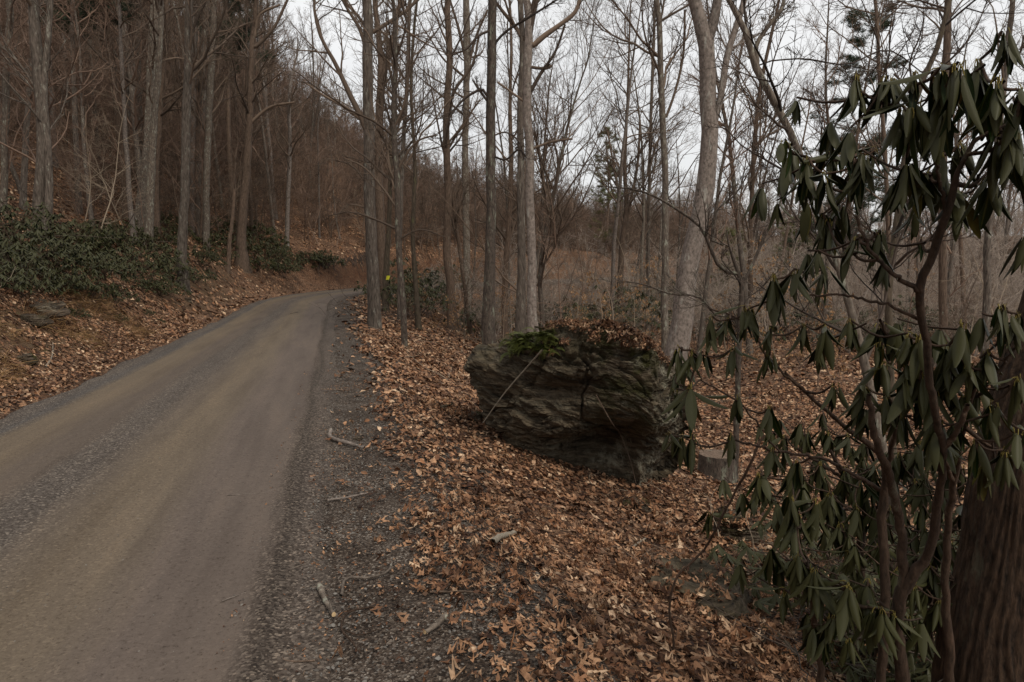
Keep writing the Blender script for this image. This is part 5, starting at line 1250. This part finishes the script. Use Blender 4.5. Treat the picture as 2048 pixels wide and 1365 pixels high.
def scatter_mesh(name, P, size, variants, rg, tilt=0.35, mat_='litter', nrm=None):
    Vs, Fs, off = [], [], 0
    k = rg.integers(0, len(variants), len(P))
    for v in range(len(variants)):
        q = np.where(k == v)[0]
        if not len(q): continue
        V0, F0 = variants[v]; N = len(q)
        a = rg.uniform(0, 2 * math.pi, N); tx = rg.normal(0, tilt, N); ty = rg.normal(0, tilt, N)
        ca, sa = np.cos(a), np.sin(a); cx, sx_, cy, sy = np.cos(tx), np.sin(tx), np.cos(ty), np.sin(ty)
        Rz = np.zeros((N, 3, 3)); Rz[:, 0, 0] = ca; Rz[:, 0, 1] = -sa; Rz[:, 1, 0] = sa; Rz[:, 1, 1] = ca; Rz[:, 2, 2] = 1
        Rx = np.zeros((N, 3, 3)); Rx[:, 0, 0] = 1; Rx[:, 1, 1] = cx; Rx[:, 1, 2] = -sx_; Rx[:, 2, 1] = sx_; Rx[:, 2, 2] = cx
        Ry = np.zeros((N, 3, 3)); Ry[:, 0, 0] = cy; Ry[:, 0, 2] = sy; Ry[:, 1, 1] = 1; Ry[:, 2, 0] = -sy; Ry[:, 2, 2] = cy
        Rm = Rx @ Ry @ Rz
        if nrm is not None:      # tip with the slope
            zx, zy = nrm[q, 0], nrm[q, 1]; B = np.zeros((N, 3, 3)); B[:, 0, 0] = 1; B[:, 1, 1] = 1; B[:, 2, 2] = 1; B[:, 2, 0] = zx; B[:, 2, 1] = zy; Rm = B @ Rm
        V = np.einsum('nij,vj->nvi', Rm, V0) * size[q][:, None, None] + P[q][:, None, :]
        Vs.append(V.reshape(-1, 3)); Fs.append((F0[None] + (np.arange(N) * len(V0))[:, None, None]).reshape(-1, F0.shape[1]) + off); off += N * len(V0)
    return mk_mesh(name, np.concatenate(Vs), [np.concatenate(Fs)], [M[mat_]], sm=False)

def ground_pts(X, Y):
    st_ = road_coords(X, Y); z = height(X, Y, st_); e = 0.15
    gx = (height(X + e, Y) - z) / e; gy = (height(X, Y + e) - z) / e
    return np.column_stack([X, Y, z]), np.column_stack([gx, gy]), st_

rgl = np.random.default_rng(31)
def litter_zone(n, xr, yr, test, smin, smax, variants, tilt=0.35, lift=0.012):
    X = rgl.uniform(*xr, n); Y = rgl.uniform(*yr, n); P, G_, (s, t) = ground_pts(X, Y)
    ok = test(X, Y, s, t) & (np.abs(X) < Y * 0.85 + 0.9); P, G_ = P[ok], G_[ok]
    P[:, 2] += rgl.uniform(0.0, lift * 2.6, len(P))
    return P, rgl.uniform(smin, smax, len(P)), G_

def edge_keep(X, Y, s):
    """Leaves thin out over the gravel shoulder, with a ragged boundary."""
    p = np.stack([X, Y, X * 0], -1); w = 0.22 * fbm(p * 1.3, 3)
    b_ = 2.36 + w
    prob = 0.985 * smooth(s, b_ - 0.22, b_ + 0.28) + 0.05 * smooth(s, 1.5, 2.2)
    return rgl.random(len(X)) < prob
pieces = []
P1, S1, G1 = litter_zone(36000, (-2.2, 6.5), (1.7, 8.5), lambda X, Y, s, t: (s > 1.5) & edge_keep(X, Y, s), 0.038, 0.09, RICH)
P2, S2, G2 = litter_zone(52000, (-6, 13), (8.5, 18), lambda X, Y, s, t: (s > 1.5) & edge_keep(X, Y, s), 0.07, 0.13, POOR)
P3, S3, G3 = litter_zone(50000, (-11, 30), (18, 46), lambda X, Y, s, t: (s > 1.7) & edge_keep(X, Y, s), 0.12, 0.22, POOR)
def leftkeep(X, Y, s, t):
    d = -s - HALF; p = np.stack([X, Y, X * 0], -1)
    pr = smooth(d + 0.1 * fbm(p * 1.5, 2), 0.12, 0.4) * (1 - 0.45 * smooth(d, 0.8, 1.3) * (1 - smooth(d, 2.0, 2.4)) * smooth(fbm(p * 0.8, 2), -0.3, 0.5))
    pr = pr * (1 - 0.93 * (t > 40) * (t < 66) * smooth(d, .35, .6) * (1 - smooth(d, 1.4, 1.9)))
    return (s < 0) & (rgl.random(len(X)) < pr)
P4, S4, G4 = litter_zone(85000, (-14, -2.5), (4, 20), lambda X, Y, s, t: leftkeep(X, Y, s, t) & (-s < 6.5), 0.045, 0.095, POOR)
P5, S5, G5 = litter_zone(60000, (-45, -3), (16, 60), lambda X, Y, s, t: leftkeep(X, Y, s, t) & (-s < 22), 0.12, 0.24, POOR)
# the 290 leaves that show largest are pieces of their own
near = np.where((P1[:, 1] < 4.2) & (np.abs(P1[:, 0]) < 0.72 * P1[:, 1]))[0]
sr_, tr_ = road_coords(P1[near, 0], P1[near, 1]); far_from_road = near[sr_ > 2.2]
score = S1[far_from_road] / P1[far_from_road, 1] + (P1[far_from_road, 2] - height(P1[far_from_road, 0], P1[far_from_road, 1])) * 0.6
pick = far_from_road[np.argsort(-score)[:290]]
keep = np.ones(len(P1), bool); keep[pick] = False
for i in pick:
    o = add_obj('leaf', RICHM[int(rgl.integers(0, 12))], FLOOR)
    o.location = Vector(P1[i]) + Vector((0, 0, 0.006)); k = S1[i] * 1.12; o.scale = (k, k, k)
    o.rotation_euler = (rgl.normal(0, .3) + math.atan(G1[i, 1]), rgl.normal(0, .3) - math.atan(G1[i, 0]), rgl.uniform(0, 6.28))
for kk, vv in ((keep & (P1[:, 1] < 5.0), RICH), (keep & (P1[:, 1] >= 5.0), POOR)):
    add_obj('leaf_litter', scatter_mesh('leaf_litter', P1[kk], S1[kk], vv, rgl, 0.38, nrm=G1[kk]), FLOOR, kind='stuff')
for PP, SS, GG in ((P2, S2, G2), (P3, S3, G3), (P4, S4, G4), (P5, S5, G5)):
    add_obj('leaf_litter', scatter_mesh('leaf_litter', PP, SS, POOR, rgl, 0.35, nrm=GG), FLOOR, kind='stuff')

X = rgl.uniform(-2.4, 6.5, 26000); Y = rgl.uniform(1.7, 9.5, 26000); Pm, Gm, (s, t) = ground_pts(X, Y)
ok = (s > 1.9) & edge_keep(X, Y, s) & (np.abs(X) < Y * .85 + .9); Pm, Gm = Pm[ok], Gm[ok]; Pm[:, 2] += rgl.uniform(.004, .03, len(Pm))
add_obj('leaf_crumbs', scatter_mesh('leaf_crumbs', Pm, rgl.uniform(.015, .05, len(Pm)), POOR, rgl, .3, 'dark_leaf', nrm=Gm), FLOOR, kind='stuff')
# leaves drifted on and against the smaller rocks
for kk, (p, RV) in enumerate(ROCKS[:8]):
    W = RV[:, 0].max() - RV[:, 0].min()
    tp = RV[RV[:, 2] > RV[:, 2].max() * 0.55]; n1_ = int(190 * W + 4); q = tp[rgl.integers(0, len(tp), n1_)] + [0, 0, 0.012]
    a_ = rgl.uniform(0, 6.28, n1_ * 3); rx = RV[:, 0].max() * rgl.uniform(.85, 1.2, n1_ * 3); ry = RV[:, 1].max() * rgl.uniform(.85, 1.25, n1_ * 3)
    X = p[0] + np.cos(a_) * rx; Y = p[1] + np.sin(a_) * ry
    ring = np.column_stack([X, Y, height(X, Y) + rgl.uniform(0.01, 0.05, len(X))])
    q = np.concatenate([q + p, ring])
    add_obj('leaf_litter', scatter_mesh('leaf_litter', q, rgl.uniform(.05, .1, len(q)), RICH, rgl, .5), FLOOR, kind='stuff')

# leaves on the boulder top
topi = np.where((BV[:, 2] > 0.62) & (BV[:, 0] > 0.35))[0]
cand = BV[topi]; zmax = {}
px_ = np.array([to_px(*c)[:2] for c in cand])
ok = (px_[:, 1] < 735) & (px_[:, 1] > 630) & (px_[:, 0] > 1095)
n_up = []
cand = cand[ok]
up_ok = []
for c in cand[::3]:
    d = BV[(np.abs(BV[:, 0] - c[0]) < .05) & (np.abs(BV[:, 1] - c[1]) < .05)]
    up_ok.append(c[2] > d[:, 2].max() - 0.05)
cand = cand[::3][np.array(up_ok)]
if len(cand):
    ii = rgl.integers(0, len(cand), 2400); Pb = cand[ii] + rgl.normal(0, 0.025, (2400, 3)); Pb[:, 2] = cand[ii][:, 2] + rgl.uniform(0.0, 0.05, 2400)
    add_obj('leaf_pile', scatter_mesh('leaf_pile', Pb, rgl.uniform(0.05, 0.09, 2400), RICH, rgl, 0.6, 'dark_leaf'), label='heap of fallen brown leaves covering the top of the boulder', kind='stuff')

# single leaves out on the gravel
for i, (px, py, w, nm) in enumerate([(805, 1242, 44, 'large tan lobed leaf flat on the gravel below the bent dark stick'), (752, 1228, 34, 'dull purplish leaf on the gravel beside the large tan one'), (763, 1190, 24, 'tan maple leaf on the shoulder just right of the bent stick'),
        (778, 1108, 18, 'pale square-cut leaf alone on the shoulder'), (697, 1081, 18, 'curled orange leaf standing on the shoulder gravel'), (762, 947, 10, 'tiny reddish leaf on the shoulder beyond the white stone'), (836, 1092, 16, 'small orange-red leaf near the litter edge'),
        (905, 1090, 20, 'brown leaf on gravel just left of the leaf litter edge'), (860, 1175, 26, 'long orange leaf beside the crossing twigs'), (910, 1320, 34, 'reddish pointed leaf at the bottom of the gravel'), (800, 1330, 26, 'small tan leaf at the bottom edge of the gravel'),
        (955, 1130, 26, 'broad cream leaf at the litter edge'), (680, 1215, 26, 'curved brown leaf at the end of the bent dark stick'), (740, 1060, 22, 'flat tan leaf in the middle of the shoulder'), (545, 1250, 20, 'shredded yellow husk at the road edge')]):
    p = hit(px, py); k = w * p[1] / FPX
    o = add_obj('fallen_leaf', RICHM[[0, 1, 3, 5, 2, 6, 4, 7, 8, 10, 9, 11, 5, 3, 8][i]], label=nm, cat='leaf', group='single leaves lying on the gravel', loc=p + [0, 0, 0.008 + k * 0.05]); o.scale = (k * 0.95,) * 3
    o.rotation_euler = (rgl.normal(0, .15), rgl.normal(0, .15), rgl.uniform(0, 6.28))

# ------------------------------------------------------------------ gravel
def pebble(seed):
    rg = np.random.default_rng(seed)
    V = np.array([[1, 0, 0], [.4, .8, 0], [-.5, .7, 0], [-1, 0, 0], [-.4, -.8, 0], [.5, -.7, 0], [.1, .1, .5], [0, 0, -.4]]) * rg.uniform(.6, 1.15, (8, 1)) * [0.5, 0.42, 0.5]
    return V, np.array([[i, (i + 1) % 6, 6] for i in range(6)])
PEB = [pebble(i) for i in range(8)]
X = rgl.uniform(-3.6, 1.6, 60000); Y = rgl.uniform(1.7, 8.5, 60000) ** 1.0; Pg, Gg, (s, t) = ground_pts(X, Y)
pn = fbm(Pg * 2.2, 2)
pr = np.where(s > 1.45, 0.75 * smooth(pn, -0.7, 0.4) + 0.1, 0) * (s < 2.95) + 0.5 * np.exp(-((s + 0.27) / 0.16) ** 2) + 0.9 * np.exp(-((s - 1.42) / 0.08) ** 2) + 0.05 * (np.abs(s) < 1.6)
ok = (rgl.random(len(X)) < pr) & (np.abs(X) < Y * 0.85 + 0.8); Pg = Pg[ok]; sg = s[ok]; sz = np.abs(rgl.normal(0, 0.009, len(Pg))) + 0.006; sz = np.where(sg < 1.3, sz * 0.6, sz); Pg[:, 2] += 0.003
add_obj('gravel', scatter_mesh('gravel', Pg, sz, PEB, rgl, 0.25, 'stone'), SHOULDER, kind='stuff')
X = rgl.uniform(-6.5, 1.5, 30000); Y = rgl.uniform(8.5, 16, 30000); Pg, Gg, (s, t) = ground_pts(X, Y)
ok = (rgl.random(len(X)) < (0.6 * ((s > 1.45) & (s < 2.9)) + 0.3 * np.exp(-((s + 1.62) / .12) ** 2))) & (np.abs(X) < Y * .8); Pg = Pg[ok]; Pg[:, 2] += 0.003
add_obj('gravel', scatter_mesh('gravel', Pg, np.abs(rgl.normal(0, .012, len(Pg))) + .01, PEB, rgl, .25, 'stone'), SHOULDER, kind='stuff')
# small bits of bark and leaf crumbs on the shoulder
X = rgl.uniform(-3.6, 1.4, 30000); Y = rgl.uniform(1.7, 11, 30000); Pg, Gg, (s, t) = ground_pts(X, Y)
ok = (s > 1.3) & (s < 2.9) & (rgl.random(len(X)) < smooth(fbm(Pg * 1.8 + 9, 3), -0.6, 0.9)); Pg = Pg[ok]; Pg[:, 2] += 0.006
add_obj('leaf_crumbs', scatter_mesh('leaf_crumbs', Pg, rgl.uniform(.008, .026, len(Pg)) , POOR, rgl, .5), SHOULDER, kind='stuff')

# ------------------------------------------------------------------ sticks
def stick(label, path, w, mat_='bark_lichen', cut=False, name='stick', lift=0.5, branch=()):
    q = [hit(a, b_) for a, b_ in path]; Y = q[0][1]; r = w * Y / FPX / 2
    q = np.array(q); q[:, 2] += r * (0.6 + lift); base = q[0].copy(); base[2] -= r
    rg = np.random.default_rng(int(path[0][0] * 7 + path[0][1]))
    P, R = resample(q, np.linspace(r, r * 0.7, len(q)), 6 * len(q)); P[:, 2] += np.abs(rg.normal(0, r * 0.25, len(P)))
    RR = R[:, None] * (1 + rg.normal(0, .1, (len(R), 7)))
    gr = [((P - base)[None], RR[None], 7)]
    for bp_ in branch:
        b2 = np.array([hit(a, b_) for a, b_ in bp_]); b2[:, 2] += r; PB, RB = resample(b2, np.linspace(r * .7, r * .3, len(b2)), 12); gr.append(((PB - base)[None], RB[None], 5))
    V, F = tubes(gr); V = V + fbm(V * 60, 2)[:, None] * r * 0.12; me = mk_mesh(name, V, [F], [M[mat_]])
    o = add_obj(name, me, label=label, cat='stick', loc=base)
    if cut:
        n = 7; k0 = (len(P) - 1) * n; ring = V[k0:k0 + n] if cut == 'end' else V[:n]; c = ring.mean(0)
        Vc = np.concatenate([c + (ring - c) * 1.01, [c + (ring.mean(0) - c)]]); dirv = (P[-1] - P[-2]) if cut == 'end' else (P[0] - P[1]); Vc = Vc + dirv / np.linalg.norm(dirv) * 0.001
        add_obj('cut_end', mk_mesh('cut_end', Vc, [np.array([[i, (i + 1) % n, n] for i in range(n)])], [M['cutwood']]), o)
    return o
stick('pale bent stick with a short upright stub lying across the shoulder', [(662, 866), (664, 884), (690, 892), (710, 897), (729, 903)], 8, 'bark_pale', 'start')
stick('short thick stick crusted with lichen at the road edge', [(638, 1182), (650, 1213), (668, 1245)], 13, 'bark_lichen', 'end')
stick('dark bent branch curling round on the gravel right of the lichen stick', [(682, 1206), (700, 1168), (735, 1164), (768, 1152), (787, 1125)], 7, 'bark_grey')
stick('thin reddish twig curving down the gravel below the bent branch', [(750, 1222), (700, 1235), (683, 1265), (702, 1290), (722, 1316)], 5, 'stem_rhodo', branch=[[(684, 1270), (720, 1278), (760, 1272)]])
stick('long hair-thin twig lying across the wheel track edge', [(455, 997), (520, 991), (590, 970)], 2.5, 'bark_pale')
stick('slim twig with a pale broken tip on the middle of the shoulder', [(655, 1006), (690, 1003), (735, 994)], 5, 'bark_pale')
stick('stub of lichen-covered wood with a yellow broken end', [(892, 1248), (870, 1268), (850, 1284)], 13, 'bark_lichen', 'end')
stick('forked brown twig reaching from gravel into the leaf litter', [(860, 1188), (920, 1194), (985, 1196), (1012, 1178), (1052, 1160)], 5, 'bark_brown', branch=[[(985, 1196), (1000, 1170), (1012, 1158)]])
stick('curved brown twig near the bottom of the road edge', [(548, 1308), (572, 1327), (630, 1332)], 5, 'bark_brown')
stick('short pale twig lying on the smooth wheel track', [(445, 1207), (470, 1199), (497, 1187)], 3, 'bark_pale')
stick('white crooked stick hanging on the left bank', [(92, 737), (104, 716), (106, 690)], 4, 'palewood')
stick('rotten pale log end lying in the litter edge', [(985, 1094), (1005, 1086), (1030, 1078)], 15, 'palewood')
stick('weathered grey stick below the striped rock', [(1262, 1100), (1300, 1075), (1340, 1045)], 5, 'palewood')
stick('dark bark-covered stick near the mossy slab', [(1430, 1228), (1460, 1236), (1485, 1230)], 12, 'bark_dark')
stick('small twig parallel to the road edge above the curved brown twig', [(553, 1100), (556, 1120), (552, 1142)], 3, 'bark_grey')
stick('slender twig hooked beside the road edge', [(580, 1148), (600, 1136), (618, 1132), (614, 1110)], 4, 'bark_grey')
stick('straight dark twig lying across the shoulder far from the camera', [(628, 781), (660, 782), (700, 783)], 2.5, 'bark_brown')
stick('brown branch lying at the left edge of the road', [(-40, 815), (10, 800), (48, 793)], 5, 'bark_brown')
stick('pale thin stick beside the low slab in the bottom right leaves', [(1500, 1302), (1530, 1311), (1540, 1312)], 4, 'palewood')
stick('fallen orange-brown branch on the hillside left of the double-stemmed tree', [(0, 428), (30, 448), (60, 470)], 6, 'bark_brown')

# stick leaning across the boulder and vine hanging from it
def hanging(label, path, w, mat_, off=0.04, name='stick', cat='stick'):
    q = []
    for a, b_ in path:
        s_ = surf_top(a, b_); d = ray(a, b_); Yv = s_[1] - off; q.append(at(a, b_, Yv))
    q = np.array(q); 
    if name == 'stick': q[:, 1] = np.linspace(q[0, 1], q[-1, 1], len(q))
    P, R = resample(q, np.linspace(w, w * .6, len(q)) * 6.6 / FPX / 2, 24); base = q[0]
    V, F = tubes([((P - base)[None], R[None], 6)]); return add_obj(name, mk_mesh(name, V, [F], [M[mat_]]), label=label, cat=cat, loc=base)
hanging('long thin pale stick leaning against the left face of the boulder', [(1085, 700), (1058, 735), (1010, 790), (966, 846)], 3.6, 'palewood', 0.22)
hanging('thin brown vine hanging down the boulder front over the dark hollow', [(1192, 790), (1220, 840), (1245, 880), (1260, 920), (1272, 968)], 2.6, 'bark_brown', 0.05, 'vine', 'vine')

# litter of small twigs on the ground
def twig_litter(n, xr, yr, test, Lr, r, mat_, name='twig_litter', parent=None, up=0.0):
    X = rgl.uniform(*xr, n); Y = rgl.uniform(*yr, n); Pt, Gt, (s, t) = ground_pts(X, Y)
    ok = test(X, Y, s, t) & (np.abs(X) < .8 * Y + .8); Pt, Gt = Pt[ok], Gt[ok]; N = len(Pt)
    a = rgl.uniform(0, 6.28, N); d = np.column_stack([np.cos(a), np.sin(a), np.cos(a) * Gt[:, 0] + np.sin(a) * Gt[:, 1] + rgl.uniform(0, up + .03, N)])
    Pt[:, 2] += 0.018
    C = grow(Pt, d, rgl.uniform(*Lr, N), 6, 0.12, 0, rgl); RR = (rgl.uniform(.5, 1.2, N) * r)[:, None] * np.linspace(1, .4, 6)
    return add_obj(name, tube_mesh(name, [(C, RR, 4)], [M[mat_]]), parent, kind='stuff')
twig_litter(900, (-2.5, 6), (1.8, 9), lambda X, Y, s, t: (s > 2.6), (.08, .5), .0022, 'twig_grey', parent=FLOOR)
twig_litter(500, (-2.5, 6), (1.8, 9), lambda X, Y, s, t: (s > 1.6), (.05, .25), .0016, 'twig_dark', parent=FLOOR)
twig_litter(900, (-30, 12), (9, 40), lambda X, Y, s, t: (s > 2.6) | (s < -2.2), (.3, 1.6), .006, 'twig_pale', parent=FLOOR, up=.1)
twig_litter(260, (-25, -5), (12, 32), lambda X, Y, s, t: (s < -5), (1.0, 4.5), .02, 'twig_dark', parent=FLOOR, up=.15, name='fallen_branch_litter')

# tangle of dead twigs over the ledge rock and under the rhododendrons
def tangle(name, label, px, py, n, rx, ry, rz, Lr, r, mat_, seed, Y=None):
    rg = np.random.default_rng(seed); p = hit(px, py)
    if Y: x = at(px, 540, Y)[0]; p = np.array([x, Y, g(x, Y)])
    st_ = rg.normal(0, 1, (n, 3)) * [rx, ry, rz * .5] + [0, 0, rz * .7]; st_[:, 2] = np.abs(st_[:, 2])
    C = grow(st_, rg.normal(0, 1, (n, 3)) * [1, 1, .35], rg.uniform(*Lr, n), 8, 0.25, -0.03, rg); R = np.full((n, 1), r) * np.linspace(1, .35, 8)
    c2, r2 = children_of(C, R, 4, .2, 1, .5, (.4, 1.1), 5, .2, -.02, rg, .7, r * .4)
    return add_obj(name, tube_mesh(name, [(C, R, 5), (c2, r2, 4)], [M[mat_]]), label=label, kind='stuff', loc=p)
tangle('dead_twigs', 'tangle of dead curved twigs over the mossy ledge rock', 1350, 1165, 75, .26, .14, .10, (.12, .45), .003, 'twig_grey', 1)
tangle('dead_twigs', 'grey lichened dead twigs under the low rhododendron', 1560, 1140, 36, .22, .2, .14, (.2, .7), .0042, 'twig_pale', 2)
tangle('dead_twigs', 'dark bare twigs filling the shade between the rhododendron stems', 1780, 1150, 60, .5, .4, .3, (.3, 1.0), .004, 'twig_dark', 3, Y=3.4)
tangle('dead_twigs', 'pale dry twigs standing in front of the boulder foot', 1200, 985, 14, .4, .06, .05, (.1, .32), .0022, 'twig_pale', 4)
tangle('dead_twigs', 'brown briars behind the rhododendrons at the valley edge', 1700, 800, 50, 1.6, .8, .5, (.6, 2.0), .005, 'twig_grey', 5, Y=9)
tangle('dead_twigs', 'dry weed stems left of the boulder', 930, 790, 18, .3, .3, .3, (.3, .8), .003, 'twig_red', 6, Y=9.6)
tangle('dead_twigs', 'brown brush below the road where it bends', 800, 640, 90, 1.6, 1.6, .6, (.8, 2.4), .007, 'twig_dark', 7, Y=25)

# dead grass on the left bank and edge grass
def grass(name, label, n, xr, yr, test, Lr, w, mat_, droop=0.12, clump=0.5, freq=0.9):
    X = rgl.uniform(*xr, n); Y = rgl.uniform(*yr, n); Pt, Gt, (s, t) = ground_pts(X, Y)
    ok = test(X, Y, s, t) & (fbm(Pt * freq + 3, 3) > clump) & (np.abs(X) < .8 * Y + 1); Pt, Gt = Pt[ok], Gt[ok]; N = len(Pt)
    dn = np.column_stack([-Gt[:, 0], -Gt[:, 1], np.zeros(N)]); dn /= np.linalg.norm(dn, axis=1, keepdims=True) + 1e-6
    d = dn * rgl.uniform(.2, 1, (N, 1)) + rgl.normal(0, .35, (N, 3)) + [0, 0, .55]
    L = rgl.uniform(*Lr, N); C = grow(Pt, d, L, 4, 0.08, -0.28, rgl)
    sd = np.cross(C[:, -1] - C[:, 0], rgl.normal(0, 1, (N, 3))); sd /= np.linalg.norm(sd, axis=1, keepdims=True) + 1e-9
    wd = np.array([1, .9, .6, .1])[None, :, None] * w
    V = np.stack([C - sd[:, None] * wd, C + sd[:, None] * wd], 2).reshape(-1, 3)
    i = (np.arange(N) * 8)[:, None, None] + (np.arange(3) * 2)[None, :, None] + np.array([0, 1, 3, 2])[None, None]
    return add_obj(name, mk_mesh(name, V, [i.reshape(-1, 4)], [M[mat_]]), label=label, kind='stuff')
grass('dead_grass', 'matted dead tan grass hanging down the left bank', 60000, (-13, -4), (6, 24), lambda X, Y, s, t: (s < -2.3) & (s > -4.1) & (Y > 7.5) & (Y < 17), (.14, .42), .0035, 'dead_grass', clump=0.0, freq=0.6)
grass('green_grass', 'thin mossy green grass tufts low on the left bank', 16000, (-13, -4), (6, 26), lambda X, Y, s, t: (s < -2.0) & (s > -4.2), (.05, .14), .003, 'moss_grass', clump=0.75, freq=1.3)
grass('dead_grass', 'dry grass blades along the slope edge right of the road', 30000, (-9, 3), (9, 30), lambda X, Y, s, t: (s > 3.0) & (s < 5.0), (.06, .22), .0025, 'dead_grass', clump=0.6)
# roots and overhanging turf on the red bank at the bend
def bank_roots():
    rg = np.random.default_rng(12); n = 170; px = rg.uniform(640, 745, n); st_ = []
    for a in px:
        y0 = np.interp(a, [640, 700, 745], [533, 522, 515]); st_.append(hit(a, y0 + rg.normal(0, 3)) + [0, -.15, 0.12])
    st_ = np.array(st_); C = grow(st_, rg.normal(0, .3, (n, 3)) + [0.1, -.5, -.5], rg.uniform(.3, 1.5, n), 7, .18, -.15, rg)
    add_obj('root_fringe', tube_mesh('root_fringe', [(C, np.full((n, 1), .018) * np.linspace(1, .3, 7), 4)], [M['twig_dark']]), label='fringe of dark roots hanging over the red clay bank at the bend', kind='stuff')
bank_roots()
